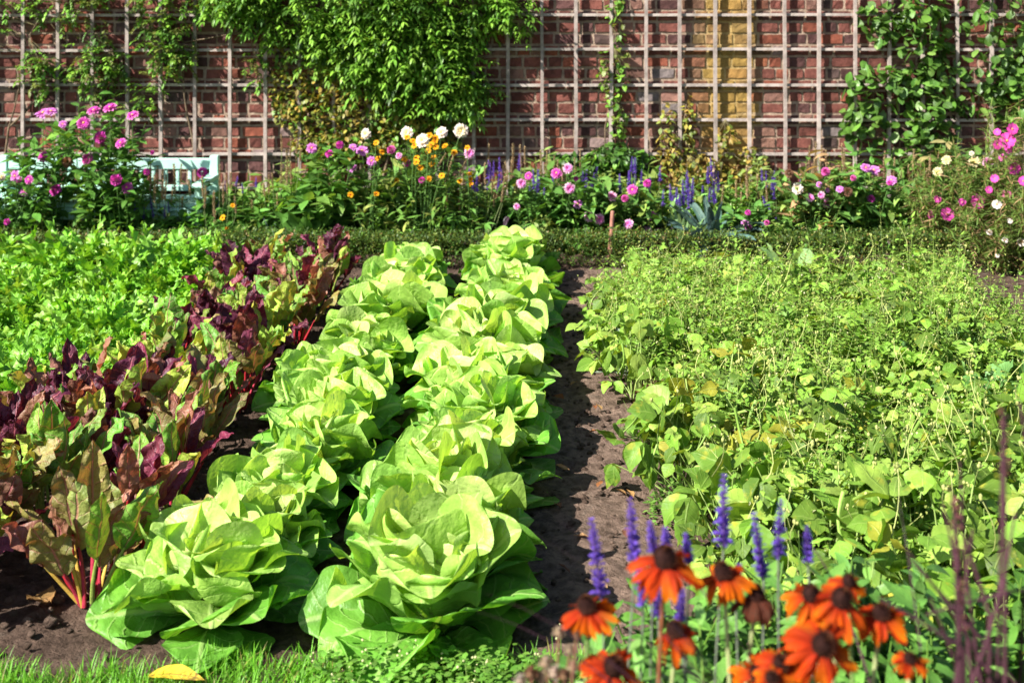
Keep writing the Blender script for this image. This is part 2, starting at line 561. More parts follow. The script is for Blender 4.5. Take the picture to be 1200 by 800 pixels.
def trellis():
    s = F / 9.045
    root = empty('trellis', (0, 9.05, 0), 'pale weathered square wooden trellis fixed over the brick wall', 'trellis')
    wx = [(27 + 40.55 * k - 600) / s for k in range(-12, 42)]
    for i, x in enumerate(wx):
        mb = MB()
        x += U(-.004, .004)
        k = U(.85, 1.12)
        top = 2.36
        w = U(.0105, .0125)
        m = 14
        z = np.linspace(.04, top, m)
        # a slightly crooked sawn batten
        xo = x + np.cumsum(R.randn(m)) * .0012
        q = np.array([[-w, 0], [-w, -.024], [w, -.024], [w, 0], [-w, 0]])
        V = np.zeros((1, m, 5, 3))
        V[0, :, :, 0] = xo[:, None] + q[None, :, 0]
        V[0, :, :, 1] = q[None, :, 1] - .002
        V[0, :, :, 2] = z[:, None]
        mb.grid(V, np.array([.34, .29, .27]) * k, np.zeros(3))
        mb.raw([V[0, -1, j] for j in (0, 1, 2, 3)], [[0, 1, 2, 3]], np.array([.34, .29, .27]) * k)
        link('batten', mb.mesh('batten', M_WOOD, False), root)
    for j in range(-3, 7):
        zc = H - (18 + 40.6 * j + 20) / s
        if zc > 2.34 or zc < .06:
            continue
        mb = MB()
        k = U(.8, 1.05)
        m = 40
        xx = np.linspace(wx[0] - .05, wx[-1] + .05, m)
        zo = zc + np.cumsum(R.randn(m)) * .0008
        q = np.array([[.009, 0], [.009, -.022], [-.010, -.022], [-.010, 0], [.009, 0]])
        V = np.zeros((1, m, 5, 3))
        V[0, :, :, 0] = xx[:, None]
        V[0, :, :, 1] = q[None, :, 1] + .022
        V[0, :, :, 2] = zo[:, None] + q[None, :, 0]
        mb.grid(V, np.array([.44, .385, .36]) * k, np.zeros(3))
        link('batten', mb.mesh('batten', M_WOOD, False), root)


trellis()


# ------------------------------------------------------------------ bench
def bench():
    x0, x1 = -3.55, -2.03
    root = empty('garden_bench', (0, 8.72, 0), 'pale mint painted wooden bench against the wall behind the dahlias', 'bench')
    T = (.44, .70, .60)

    def part(name, *bx):
        mb = MB()
        for b in bx:
            box(mb, *b, T, .005)
        link(name, mb.mesh(name, M_PAINT, False), root)
    top = .535
    for x in (x0, x1 - .06):
        part('leg', (x, x + .06, .12, .18, 0, top + .02))
        part('leg', (x, x + .06, -.30, -.24, 0, .40))
        part('armrest', (x - .01, x + .07, -.33, .118, .402, .432))
    part('top_rail', (x0 + .062, x1 - .062, .13, .17, top - .075, top))
    part('back_rail', (x0 + .062, x1 - .062, .13, .17, .31, .35))
    for k in range(16):
        xx = x0 + .13 + k * .084
        part('slat', (xx, xx + .026, .14, .16, .352, top - .077))
    for k in range(4):
        part('seat_slat', (x0 + .002, x1 - .002, -.28 + k * .1, -.28 + k * .1 + .08, .27, .292))
    part('apron', (x0 + .062, x1 - .062, -.29, -.26, .19, .268))


bench()


# ------------------------------------------------------------------ box hedge
def hedge():
    root = empty('box_hedge', (0, 7.95, 0), 'low clipped dark green box hedge between the vegetable beds and the flower border', 'hedge')
    mb = MB()
    n = 42000
    hx, hy, hz = 4.6, .13, .195
    P = np.c_[U(-hx, hx, n), U(-hy, hy, n), U(.02, hz, n)]
    f = R.rand(n)
    a = f < .42
    P[a, 1] = -hy + R.rand(a.sum()) ** 2 * .06
    b = (f >= .42) & (f < .8)
    P[b, 2] = hz - R.rand(b.sum()) ** 2 * .05
    P[:, 2] += .008 * np.sin(P[:, 0] * 3.1) + .006 * np.sin(P[:, 0] * 11.3)
    P[:, 1] += .01 * np.sin(P[:, 0] * 5.3 + 1)
    k = U(.6, 1.35, n)[:, None]
    t = np.where((R.rand(n) < .3)[:, None], np.array([[.13, .19, .03]]), np.array([[.055, .11, .02]])) * k
    t = np.where((R.rand(n) < .06)[:, None], np.array([[.2, .14, .04]]), t)
    leaves(mb, P, U(0, 2 * PI, n), U(-.3, 1.2, n), U(-.5, .5, n), U(.013, .024, n), U(.009, .014, n), ROUND, 3, 3, cup=.15, tint=t, jit=.1)
    link('foliage', mb.mesh('foliage', M_LEAF), root)
    mb = MB()
    for _ in range(0):
        x, y = U(-hx, hx), U(-.1, .1)
        tube(mb, arc((x, y, 0), (x + U(-.08, .08), y + U(-.05, .05), U(.12, .19)), .1, 4), .004, .002, (.12, .09, .05), 4)


hedge()


# ------------------------------------------------------------------ lettuces
def lettuce_meshes(big=1.0):
    out, heart = MB(), MB()
    B = lambda az, r: np.c_[np.cos(az) * r, np.sin(az) * r, 0 * az + .02]
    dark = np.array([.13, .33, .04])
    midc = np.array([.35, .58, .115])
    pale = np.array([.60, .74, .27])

    def ring(mb, n, r, pitch, bend, L, W, cup, ruf, c, tip, bp, nv=15, nu=11, wob=.05, z=None, rj=.3, pull=.24):
        az = U(0, 6) + np.arange(n) * 2 * PI / n + R.randn(n) * .25
        leaves(mb, B(az, r), az, U(pitch[0], pitch[1], n), U(bend[0], bend[1], n), U(L[0], L[1], n) * big, U(W[0], W[1], n) * big, LETT, nv, nu, R.randn(n) * rj,
               U(cup[0], cup[1], n), U(ruf[0], ruf[1], n), U(1.2, 2.2), pull, c, tip, jit=.16, minz=z, wob=wob, blister=.0024, bpow=bp)
    o = U(-.16, .12)          # how open this head is
    q = lambda n: n + R.randint(-2, 2)
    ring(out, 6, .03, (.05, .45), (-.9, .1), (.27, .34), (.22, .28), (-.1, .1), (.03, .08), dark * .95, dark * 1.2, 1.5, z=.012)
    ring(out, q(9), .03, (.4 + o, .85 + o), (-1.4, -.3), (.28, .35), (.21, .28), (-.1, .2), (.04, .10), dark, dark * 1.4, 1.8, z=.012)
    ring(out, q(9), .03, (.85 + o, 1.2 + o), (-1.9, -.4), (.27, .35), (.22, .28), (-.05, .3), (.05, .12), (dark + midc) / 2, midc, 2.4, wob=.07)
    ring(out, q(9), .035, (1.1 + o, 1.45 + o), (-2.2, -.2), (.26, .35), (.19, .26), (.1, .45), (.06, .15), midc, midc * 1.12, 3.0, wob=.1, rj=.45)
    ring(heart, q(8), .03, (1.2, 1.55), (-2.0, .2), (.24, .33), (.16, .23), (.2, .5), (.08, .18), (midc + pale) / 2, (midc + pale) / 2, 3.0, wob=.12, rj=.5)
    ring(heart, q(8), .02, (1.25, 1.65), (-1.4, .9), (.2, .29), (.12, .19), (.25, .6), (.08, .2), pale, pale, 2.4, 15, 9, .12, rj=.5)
    return out.mesh('leaf_rosette', M_LETT), heart.mesh('heart', M_LETT)


ORD = ['front', 'second', 'third', 'fourth', 'fifth', 'sixth', 'seventh', 'eighth', 'ninth', 'tenth', 'eleventh', 'twelfth', 'thirteenth', 'fourteenth']


def lettuces():
    for r, (x0, y0, nn, nm, ds) in enumerate(((-.92, 3.5, 13, 'row beside the chard', .33), (-.36, 3.42, 14, 'row beside the soil path', .315))):
        y = y0
        for i in range(nn):
            o, h = lettuce_meshes(U(.88, 1.08))
            x = row_x(x0, y) + R.randn() * .03 + np.interp(y, [3.5, 4.3, 7.5], [0, .045 + .015 * r, .07])
            if i == 0:
                lab = 'large pale green lettuce nearest the grass in the ' + nm
            elif i == nn - 1:
                lab = 'pale green lettuce at the far hedge end of the ' + nm
            else:
                lab = 'pale green lettuce, %s from the grass in the %s' % (ORD[i], nm)
            e = empty('lettuce', (x, y, 0), lab, 'lettuce', 'lettuces in two long rows', U(0, 6), U(.8, .95))
            e.rotation_euler = (U(-.1, .1), U(-.1, .1), U(0, 6))
            e.scale *= (1.09 if r else 1) * (1.0 if i == 0 else 1.12 if R.rand() < .15 else (.85 if R.rand() < .15 else 1)) * (1.12 if i == 0 and r else 1)
            smooth(link('leaf_rosette', o, e))
            smooth(link('heart', h, e))
            y += ds * U(.93, 1.07)


lettuces()


# ------------------------------------------------------------------ chard
def chard_mesh(pal, n=15, s=1.0):
    fo, st = MB(), MB()
    az = U(0, 6) + np.arange(n) * 2.4 + R.randn(n) * .3
    q = np.linspace(0, 1, n)
    pitch = 1.0 + .52 * q + R.randn(n) * .14
    lp = U(.09, .2, n) * s
    for i in range(n):
        b = np.array([math.cos(az[i]) * .03, math.sin(az[i]) * .03, .0])
        d = np.array([math.cos(az[i]) * math.cos(pitch[i]), math.sin(az[i]) * math.cos(pitch[i]), math.sin(pitch[i])])
        e = b + d * lp[i]
        sc, lc = pal[R.randint(len(pal))]
        tube(st, arc(b, e, .05, 5), .0075, .004, sc, 6)
        lc = np.array(lc)
        leaves(fo, [e - d * .01], az[i], pitch[i], U(-1.1, .2), U(.14, .23) * s, U(.068, .115) * s, CHARD, 15, 9, R.randn() * .6,
               U(-.15, .4), U(.1, .24), 2.8, .03, lc, lc * np.array([U(.8, 1.3), U(.8, 1.2), 1]), jit=.25, blister=.0042 * s, minz=.01, wob=.09, bpow=1.5)
        # midrib carries on up the blade
    return fo.mesh('foliage', M_CHARD), st.mesh('stalk', M_STEM)


RED, PINK, YEL, GRNS = (.30, .012, .02), (.38, .03, .06), (.5, .33, .06), (.22, .3, .06)
PURP, PUR2, BRON, OLIV, GREE, LIME = (.085, .018, .042), (.17, .035, .07), (.27, .135, .085), (.22, .22, .065), (.14, .31, .04), (.34, .52, .07)
PALS = {
    'dark purple': [(RED, PURP), (RED, PUR2), (PINK, BRON), (RED, PURP), (GRNS, LIME)],
    'bronze and purple': [(RED, BRON), (PINK, PUR2), (RED, BRON), (RED, OLIV), (RED, PURP), (RED, PUR2), (GRNS, LIME), (PINK, GREE), (GRNS, GREE)],
    'olive and bronze': [(PINK, OLIV), (YEL, BRON), (RED, OLIV), (GRNS, GREE)],
    'bright green': [(GRNS, LIME), (GRNS, GREE), (PINK, GREE), (GRNS, LIME)],
}


def chards():
    seq = ['olive and bronze', 'dark purple', 'bronze and purple', 'bright green', 'bronze and purple', 'dark purple', 'olive and bronze', 'dark purple', 'bronze and purple', 'bronze and purple', 'bronze and purple', 'bright green', 'dark purple', 'bronze and purple',
           'bright green', 'dark purple', 'olive and bronze', 'bright green', 'bronze and purple', 'dark purple', 'olive and bronze', 'bright green', 'dark purple', 'olive and bronze']
    y = 3.62
    side = 0
    pals = {}
    for i, p in enumerate(seq):
        x = row_x(-1.55 + (-.13 if side else .23), y) + R.randn() * .04
        f, s = chard_mesh(PALS[p], R.randint(16, 22), U(.9, 1.12))
        nm = 'mizuna side' if side else 'lettuce side'
        rank = i // 2
        q = 'nearest the grass' if rank == 0 else ('nearest the hedge' if rank == 11 else ORD[rank] + ' from the grass')
        e = empty('chard_plant', (x, y, 0), '%s chard plant, %s on the %s of its row' % (p, q, nm), 'chard plant', 'chard plants in a coloured row', U(0, 6))
        fo = link('foliage', f, e)
        if y < 5.5:
            smooth(fo)
        link('stalk', s, e)
        side = 1 - side
        y += .165 * U(.85, 1.15)
    for i, y in enumerate((3.56, 3.95, 4.32, 4.62, 4.9)):
        f, s = chard_mesh(PALS[('bronze and purple', 'olive and bronze', 'dark purple', 'bronze and purple', 'dark purple')[i]], 18, U(.95, 1.15))
        e = empty('chard_plant', (row_x(-1.74 if y < 4.2 else -1.84, y) + R.randn() * .03, y, 0), 'chard plant at the outer left side of the coloured row, %s from the grass' % ORD[i].replace('front', 'first'), 'chard plant', 'chard plants in a coloured row', U(0, 6))
        link('foliage', f, e)
        link('stalk', s, e)
    # cast-off dry chard leaves on the soil
    for i in range(16):
        mb = MB()
        c = [(.17, .075, .04), (.22, .13, .05), (.10, .03, .04)][i % 3]
        leaves(mb, [(0, 0, .012)], 0, .15, U(-.5, .2), U(.09, .16), U(.05, .08), CHARD, 8, 5, 0, .2, .12, 2, .05, c, blister=.003, minz=.006)
        y = U(3.4, 6.0)
        tag(link('fallen_leaf', mb.mesh('fallen_leaf', M_DRY), None, (row_x(U(-1.5, -1.2), y), y, .004), (0, 0, U(0, 6))),
            'withered chard leaf lying on the soil between chard and lettuces', 'leaf', 'withered leaves under the chard')


chards()


# ------------------------------------------------------------------ mizuna / salad greens
def mizuna_mesh():
    mb = MB()
    n = 120
    q = R.rand(n)
    az = U(0, 2 * PI, n)
    c = np.array([[.18, .43, .04]]) * U(.75, 1.3, n)[:, None]
    c[R.rand(n) < .2] = (.25, .46, .06)
    leaves(mb, np.c_[np.cos(az) * .04, np.sin(az) * .04, 0 * az + .01], az, .6 + .9 * q, -U(.3, 1.7, n), U(.16, .33, n), U(.07, .11, n), LOBED, 49, 3,
           R.randn(n) * .3, U(-.1, .3, n), U(.12, .32, n), 3.2, -.12, c, c * np.array([1.15, 1.1, 1.0]), jit=.12, minz=.01, vexp=1.0)
    return mb.mesh('foliage', M_MIZ)


def mizuna():
    var = [mizuna_mesh() for _ in range(6)]
    i = 0
    y = 3.9
    while y < 7.62:
        for c in range(7):
            x0 = -1.98 - c * .27
            yy = y + U(-.07, .07)
            x = row_x(x0, yy) + U(-.06, .06)
            if yy < 4.6 and c < 1:
                continue
            px = 600 + x * F / yy
            if px < -330:
                continue
            s = U(.75, 1.0) * (.92 + .09 * max(0, yy - 5.5)) * (1 + .3 * fbm(x, yy, 1.3))
            if c == 0:
                lab = 'frilly bright green mizuna plant on the chard side of the salad bed'
                g = 'mizuna plants along the chard'
            elif yy > 7.2:
                lab = 'tall frilly green mizuna plant at the hedge end of the salad bed'
                g = 'mizuna plants by the hedge'
            else:
                lab = 'frilly bright green mizuna plant inside the dense salad bed'
                g = 'mizuna plants in the salad bed'
            o = link('mizuna_plant', var[i % 6], None, (x, yy, 0), (0, 0, U(0, 6)), (s, s, s * U(.85, 1.1)))
            tag(o, lab, 'mizuna plant', g)
            i += 1
        y += .25


mizuna()


# ------------------------------------------------------------------ bean bed
def bean_mesh(yel=.05):
    fo, st = MB(), MB()
    n = 21
    for i in range(n):
        a = U(0, 2 * PI)
        r = .19 * math.sqrt(R.rand())
        h = U(.16, .36) * (1 - .5 * (r / .19) ** 2)
        b = np.array([math.cos(a) * .02, math.sin(a) * .02, 0])
        e = np.array([math.cos(a) * r, math.sin(a) * r, h])
        tube(st, arc(b, e, .12, 5), .0028, .0016, (.24, .34, .09), 4)
        s = U(.5, 1.05)
        c = np.array([.21, .40, .05]) * U(.4, 1.25)
        if R.rand() < .3:
            c = np.array([.31, .47, .08]) * U(.85, 1.1)
        if R.rand() < yel:
            c = np.array([.36, .37, .045]) * U(.8, 1.1)
        pt = U(-1.1, .6)
        for k, da in enumerate((0, 1.25, -1.25)):
            az = a + da + U(-.25, .25)
            p = e + np.array([math.cos(az), math.sin(az), 0]) * .012
            leaves(fo, [p], az, pt + U(-.25, .25), U(-.9, .0), U(.075, .1) * s, U(.062, .078) * s, OVATE, 8, 5, R.randn() * .55, U(-.15, .2), U(.02, .08), 1.5, .02, c, jit=.14, wob=.06)
    for i in range(4):    # tendrils and spent flower stalks
        a = U(0, 2 * PI)
        r = U(.02, .2)
        p = np.array([math.cos(a) * r, math.sin(a) * r, U(.2, .3)])
        e = p + np.array([U(-.07, .07), U(-.07, .07), U(.05, .14)])
        tube(st, arc(p, e, .2, 6), .0014, .001, (.38, .42, .14), 3)
        for q in range(3):
            blob(st, e + R.randn(3) * .003, U(.003, .005), (.33, .36, .11), 1.2, 4, 4)
    return fo.mesh('foliage', M_BEAN), st.mesh('stem', M_STEM)


def pod_mesh():
    mb = MB()
    L = U(.08, .13)
    a = U(0, 6)
    tube(mb, arc((0, 0, 0), (U(-.3, .3) * L, U(-.3, .3) * L, -L), .1, 8, (math.cos(a) * .018, math.sin(a) * .018, 0)), .0045, .002, np.array([.20, .33, .06]) * U(.8, 1.2), 6)
    return mb.mesh('pod', M_STEM)


def beans():
    pods = [pod_mesh() for _ in range(6)]
    var = [bean_mesh(.04) for _ in range(6)] + [bean_mesh(.5) for _ in range(2)]
    y = 3.25
    i = 0
    while y < 7.15:
        for c in range(14):
            yy = y + U(-.07, .07)
            x0 = np.interp(yy, [3.3, 3.9, 5, 6, 7.5], [.55, .51, .40, .30, .24]) + c * .21 + U(-.06, .06)
            x = row_x(x0, yy)
            px = 600 + x * F / yy
            if px > 1420 or (yy > 6.2 and px > 1120):
                continue
            if 6.6 < yy < 6.95 and 860 < px < 935:
                continue
            yel = c > 0 and R.rand() < ((.24 if yy < 4.5 and c > 2 else .13) if yy < 5 else .08)
            v = var[6 + R.randint(2)] if yel else var[R.randint(6)]
            s = (.95 + .6 * fbm(x, yy, 1.9)) * U(.85, 1.1) * (.85 if yy > 5.2 else 1) * (.72 if yy > 6.7 else 1)
            if yel:
                lab, g = 'bean plant with yellowing leaves among the greener beans', 'yellowing bean plants'
            elif c == 0:
                lab, g = 'green bean plant at the edge of the bare soil path', 'bean plants along the path'
            elif yy < 4.3:
                lab, g = 'broad-leaved bean plant just behind the orange flowers', 'bean plants behind the orange flowers'
            elif yy > 7.0:
                lab, g = 'pale bean plant by the box hedge at the far bed end', 'bean plants by the hedge'
            else:
                lab, g = 'light green bean plant in the dense middle of the bean bed', 'bean plants in the dense bed'
            e = empty('bean_plant', (x, yy, 0), lab, 'bean plant', g, U(0, 6), s)
            link('foliage', v[0], e)
            link('stem', v[1], e)
            for _ in range(3):
                a, r = U(0, 6.28), U(.04, .2)
                link('pod', pods[R.randint(6)], e, (math.cos(a) * r, math.sin(a) * r, U(.14, .3)), (U(-.5, .5) if R.rand() < .9 else U(1, 2), U(-.5, .5), U(0, 6)))
            i += 1
        y += .225


beans()

# fine seeding weeds threaded through the bean bed
mb = MB()
n = 4600
yy = U(3.3, 7.2, n)
yy = np.where(R.rand(n) < .42, U(5.2, 7.2, n), yy)
xx = np.interp(yy, [3.3, 3.9, 5, 6, 7.5], [.52, .48, .37, .28, .23]) + SKEW * yy + R.rand(n) * 2.3
px = 600 + xx * F / yy
ok = ~((px > 1130) & (yy > 6.2)) & ~((yy > 6.6) & (yy < 6.95) & (px > 860) & (px < 935))
xx, yy = xx[ok], yy[ok]
n = len(xx)
hh = U(.14, .36, n) * (1 + .7 * np.array([fbm(a, b, 1.9) for a, b in zip(xx, yy)])) * np.where(yy > 6.7, .62, np.where(R.rand(n) < .2, 1.3, 1))
P = np.c_[xx, yy, 0 * xx]
az = U(0, 2 * PI, n)
pt = U(1.1, 1.55, n)
end = leaves(mb, P, az, pt, U(-.4, .4, n), hh, U(.002, .0035, n), BLADE, 5, 2, tint=(.25, .36, .09), jit=.25)
for k in range(11):
    f = U(.35, 1.0, n)[:, None]
    Q = P + (end - P) * f + R.randn(n, 3) * np.array([.012, .012, .008])
    Q[:, 2] = np.maximum(Q[:, 2], .02)
    c = np.array([[.23, .42, .06]]) * U(.7, 1.35, n)[:, None]
    leaves(mb, Q, U(0, 2 * PI, n), U(-.5, .8, n), U(-.8, .2, n), U(.018, .04, n), U(.008, .02, n), LANCE, 4, 3, tint=c, jit=.15)
for k in range(4):
    f = U(.8, 1.12, n)[:, None]
    Q = P + (end - P) * f + R.randn(n, 3) * np.array([.02, .02, .014])
    c = np.where((R.rand(n) < .16)[:, None], np.array([[.62, .62, .36]]), np.array([[.34, .38, .09]])) * U(.8, 1.1, n)[:, None]
    leaves(mb, Q, U(0, 2 * PI, n), U(-1, 1, n), 0, U(.007, .013, n), U(.005, .009, n), ROUND, 3, 3, cup=.4, tint=c, jit=.1)
tag(link('weeds', mb.mesh('weeds', M_MIZ)), 'thin seeding weeds with tiny pale flowers all through the bean bed', 'weeds', kind='stuff')


# odd plants in and around the bean bed
def rosette(n, L, W, pf, tint, mat, pitch=(.3, 1.2), bend=(-1, -.1), ruf=.06, rn=2, nv=10, nu=5, tip=None, cup=.1, pet=.0, blister=0):
    mb = MB()
    az = U(0, 6) + np.arange(n) * 2.4
    q = np.linspace(0, 1, n)
    p = pitch[0] + (pitch[1] - pitch[0]) * q + R.randn(n) * .1
    b = np.c_[np.cos(az) * (.02 + pet * np.cos(p)), np.sin(az) * (.02 + pet * np.cos(p)), .01 + pet * np.sin(p)]
    if pet:
        for i in range(n):
            tube(mb, arc((0, 0, 0), b[i], .1, 4), .004, .002, np.asarray(tint) * 1.2, 4)
    leaves(mb, b, az, p, U(bend[0], bend[1], n), U(L[0], L[1], n), U(W[0], W[1], n), pf, nv, nu, R.randn(n) * .3, cup, ruf, rn, .03, tint, tip, jit=.2, blister=blister, minz=.01)
    return mb.mesh('foliage', mat)


def single(name, label, cat, px, py, me, sc=1, group=None):
    Y = H * F / (py - HZ)
    return tag(link(name, me, None, ((px - 600) * Y / F, Y, 0), (0, 0, U(0, 6)), sc), label, cat, group)


for i, (px, py) in enumerate([(1150, 500), (1195, 470), (1180, 520), (1225, 500), (1120, 455), (1250, 540), (1090, 470)]):
    single('brassica_plant', 'young grey-green brassica with rounded leaves at the bean bed edge', 'brassica', px, py,
           rosette(11, (.1, .15), (.09, .13), ROUND, (.12, .27, .075), M_MIZ, (.4, 1.3), (-.9, 0), .06, 2, tip=(.16, .33, .1), pet=.13), 1, 'young brassicas right of the beans')
single('brassica_plant', 'lone pale brassica with big rounded leaf near the box hedge', 'brassica', 925, 345,
       rosette(8, (.12, .17), (.11, .15), ROUND, (.24, .4, .16), M_MIZ, (.5, 1.3), (-.8, 0), .06, 2, pet=.15), 1)
single('artichoke_plant', 'silvery grey-leaved plant at the path edge of the beans', 'plant', 752, 445,
       rosette(15, (.16, .28), (.05, .08), LOBED, (.27, .33, .26), M_KALE, (.5, 1.45), (-1.2, -.2), .05, 2, nv=49), 1)
single('withered_plant', 'withered brown plant drooping at the path edge of the beans', 'plant', 778, 475,
       rosette(20, (.08, .16), (.035, .06), CHARD, (.3, .185, .09), M_DRY, (.6, 1.5), (-2.6, -1.2), .2, 2, blister=.003), 1.15)
single('withered_plant', 'small dried tan bean plant standing between green beans', 'plant', 1010, 560,
       rosette(10, (.08, .13), (.03, .05), CHARD, (.4, .28, .12), M_DRY, (.9, 1.5), (-2.2, -.9), .2, 2, blister=.003), 1.5)
# lettuce-green low plants that spill out at the path side
for i, (px, py, s) in enumerate([(760, 520, .75), (712, 420, .8), (790, 610, .7)]):
    lab = ['seedling weed clump by the path below the withered plant', 'leafy weed clump by the far half of the path', 'leafy weed clump at the front of the path edge'][i]
    mb = MB()
    n = 320
    r = .13 * np.sqrt(R.rand(n))
    a = U(0, 2 * PI, n)
    P = np.c_[np.cos(a) * r, np.sin(a) * r, U(.01, .2, n) * (1 - (r / .17) ** 2)]
    leaves(mb, P, a + R.randn(n), U(-.3, .9, n), U(-.8, .1, n), U(.018, .04, n), U(.012, .024, n), OVATE, 4, 3, tint=(.15, .3, .055), jit=.3)
    for _ in range(26):
        a = U(0, 6.28)
        tube(mb, arc((0, 0, 0), (math.cos(a) * .13, math.sin(a) * .13, U(.08, .24)), .1, 4), .0015, .001, (.2, .3, .08), 3)
    single('weed_clump', lab, 'weed', px, py, mb.mesh('foliage', M_MIZ), s, None)

# fallen leaves on the path, yellow leaf on the grass
pp = [(698, 483), (705, 488), (722, 530), (668, 560), (700, 580), (722, 583), (735, 640), (690, 640), (661, 475), (676, 455), (650, 600), (712, 700), (690, 515), (742, 592), (668, 682)]
for i, (px, py) in enumerate(pp):
    Y = H * F / (py - HZ)
    mb = MB()
    c = [(.33, .13, .05), (.36, .22, .09), (.22, .1, .06), (.42, .26, .13)][i % 4]
    leaves(mb, [(0, 0, .01)], 0, .25, U(-.8, .3), U(.035, .06), U(.018, .03), OVATE, 6, 5, U(-.5, .5), .25, .1, 1.5, 0, c, blister=.001)
    tag(link('fallen_leaf', mb.mesh('fallen_leaf', M_DRY), None, ((px - 600) * Y / F, Y, .018), (0, 0, U(0, 6))),
        'small dry brown leaf lying on the bare soil path', 'leaf', 'dry leaves on the soil path')
Y = 3.14
mb = MB()
leaves(mb, [(-.075, 0, .0)], 0, .25, -.5, .15, .05, LANCE, 10, 5, .25, .2, .06, 1.3, .02, (.62, .47, .03), (.55, .42, .06))
tag(link('fallen_leaf', mb.mesh('fallen_leaf', M_DRY), None, ((208 - 600) * Y / F, Y, .045), (0, 0, -.15)), 'yellow fallen leaf lying on the grass before the lettuces', 'leaf')


# ------------------------------------------------------------------ climbers on the wall
def wall_pt(px, py, out=.08):
    return at(px, py, WALL_Y - out)


def spray(mb, P, az, pitch, n_pairs, Ls, c, W=.45, droop=-.7):
    """pinnate compound leaves: rachis with paired leaflets and one at the tip"""
    for i in range(len(P)):
        L = Ls[i]
        ts = np.linspace(.25, 1, n_pairs)
        th = pitch[i] + droop * ts
        rr = np.cumsum(np.cos(th)) * L / n_pairs
        zz = np.cumsum(np.sin(th)) * L / n_pairs
        C = P[i] + np.c_[rr * math.cos(az[i]), rr * math.sin(az[i]), zz]
        C = np.repeat(C, 2, 0)
        A = az[i] + np.tile([.95, -.95], n_pairs) + R.randn(2 * n_pairs) * .15
        C = np.r_[C, C[-1:]]
        A = np.r_[A, az[i]]
        PT = np.r_[np.repeat(th, 2), th[-1]] * .7 + R.randn(2 * n_pairs + 1) * .2
        l = L * .42 * U(.75, 1.1, len(A))
        leaves(mb, C, A, PT, -.4, l, l * W, LANCE, 5, 3, tint=c[i], jit=.14, cup=.08)


def climber(name, label, cat, polys, stems, base_px, n, kind, tints, leaf=(.05, .09), seed_out=(.06, .28), wleaf=.45):
    """polys: list of (x0,y0,x1,y1,weight, outmax) ellipses in the wall plane"""
    b = wall_pt(base_px, 262, .12)
    b[2] = 0
    root = empty(name, b, label, cat)
    st, allp = MB(), []
    for s in stems:
        pts = np.array([wall_pt(x, y, U(.035, .07) if i else .1) for i, (x, y) in enumerate(s)])
        pts = np.array([pts[0]] + [p for a_, b_ in zip(pts[:-1], pts[1:]) for p in arc(a_, b_, .06, 5)[1:]])
        allp.append(pts)
        tube(st, pts - b, .011 if len(s) > 3 else .006, .003, (.16, .12, .08), 5)
    w = np.array([e[4] for e in polys], float)
    idx = R.choice(len(polys), n, p=w / w.sum())
    P, outs = [], []
    for i in idx:
        x0, y0, x1, y1, _, om = polys[i]
        a, r = U(0, 2 * PI), math.sqrt(R.rand())
        u, v = math.cos(a) * r, math.sin(a) * r
        o = .05 + om * (1 - r * r) * R.rand() ** .6
        P.append(wall_pt((x0 + x1) / 2 + u * (x1 - x0) / 2, (y0 + y1) / 2 + v * (y1 - y0) / 2, o))
        outs.append(o)
    P = np.array(P)
    P[:, 1] = np.minimum(P[:, 1], WALL_Y - .03)
    az = -PI / 2 + R.randn(n) * 1.15
    t = np.array([tints[R.randint(len(tints))] for _ in range(n)]) * U(.6, 1.35, n)[:, None]
    fo = MB()
    if kind == 'pinnate':
        spray(fo, P - b, az, U(-.7, 1.0, n), 4, U(leaf[0], leaf[1], n), t, wleaf)
    else:
        leaves(fo, P - b, az, U(-1.3, .3, n), U(-.7, .1, n), U(leaf[0], leaf[1], n), U(leaf[0], leaf[1], n) * wleaf, OVATE if kind == 'ovate' else ROUND, 5, 5, R.randn(n) * .5,
               U(-.1, .15, n), U(0, .06, n), 1.5, .02, t, jit=.15)
    # twigs that carry the outer leaves
    nodes_ = np.concatenate(allp)
    for i in R.choice(n, min(n, 160), False):
        p = P[i]
        q = nodes_[np.argmin(((nodes_ - p + np.array([0, 0, -.06])) ** 2).sum(1))]
        tube(st, arc(q - b, p - b, .08, 4), .0025, .0012, (.17, .15, .08), 3)
    link('foliage', fo.mesh('foliage', M_VINE), root)
    link('stem', st.mesh('stem', M_BARK), root)


GA, GB, GY, GD = (.14, .33, .035), (.23, .45, .05), (.38, .34, .05), (.055, .14, .02)
climber('climbing_shrub', 'large leafy climber with arching fresh green sprays on the trellis', 'climber',
        [(270, -60, 590, 60, 5, .38), (350, -10, 560, 95, 4, .36), (450, 60, 572, 135, 1.5, .25), (400, 20, 470, 115, .8, .25), (520, 90, 572, 128, .5, .15), (560, -20, 625, 40, .5, .2), (240, -60, 330, 30, 1.5, .3), (430, 40, 560, 110, 1.2, .3), (290, -220, 560, -40, 3, .3)],
        [[(420, 262), (425, 150), (400, 60), (370, -60)], [(430, 262), (460, 160), (480, 70), (520, -40)], [(410, 262), (390, 170), (340, 90), (290, 10), (250, -40)], [(440, 262), (500, 150), (550, 110)],
         [(400, 60), (330, 30), (260, 25)], [(350, 250), (360, 140), (350, 60)]], 425, 3000, 'pinnate', [GA, GB, GB, GB, GA, GD], (.10, .18), wleaf=.33)
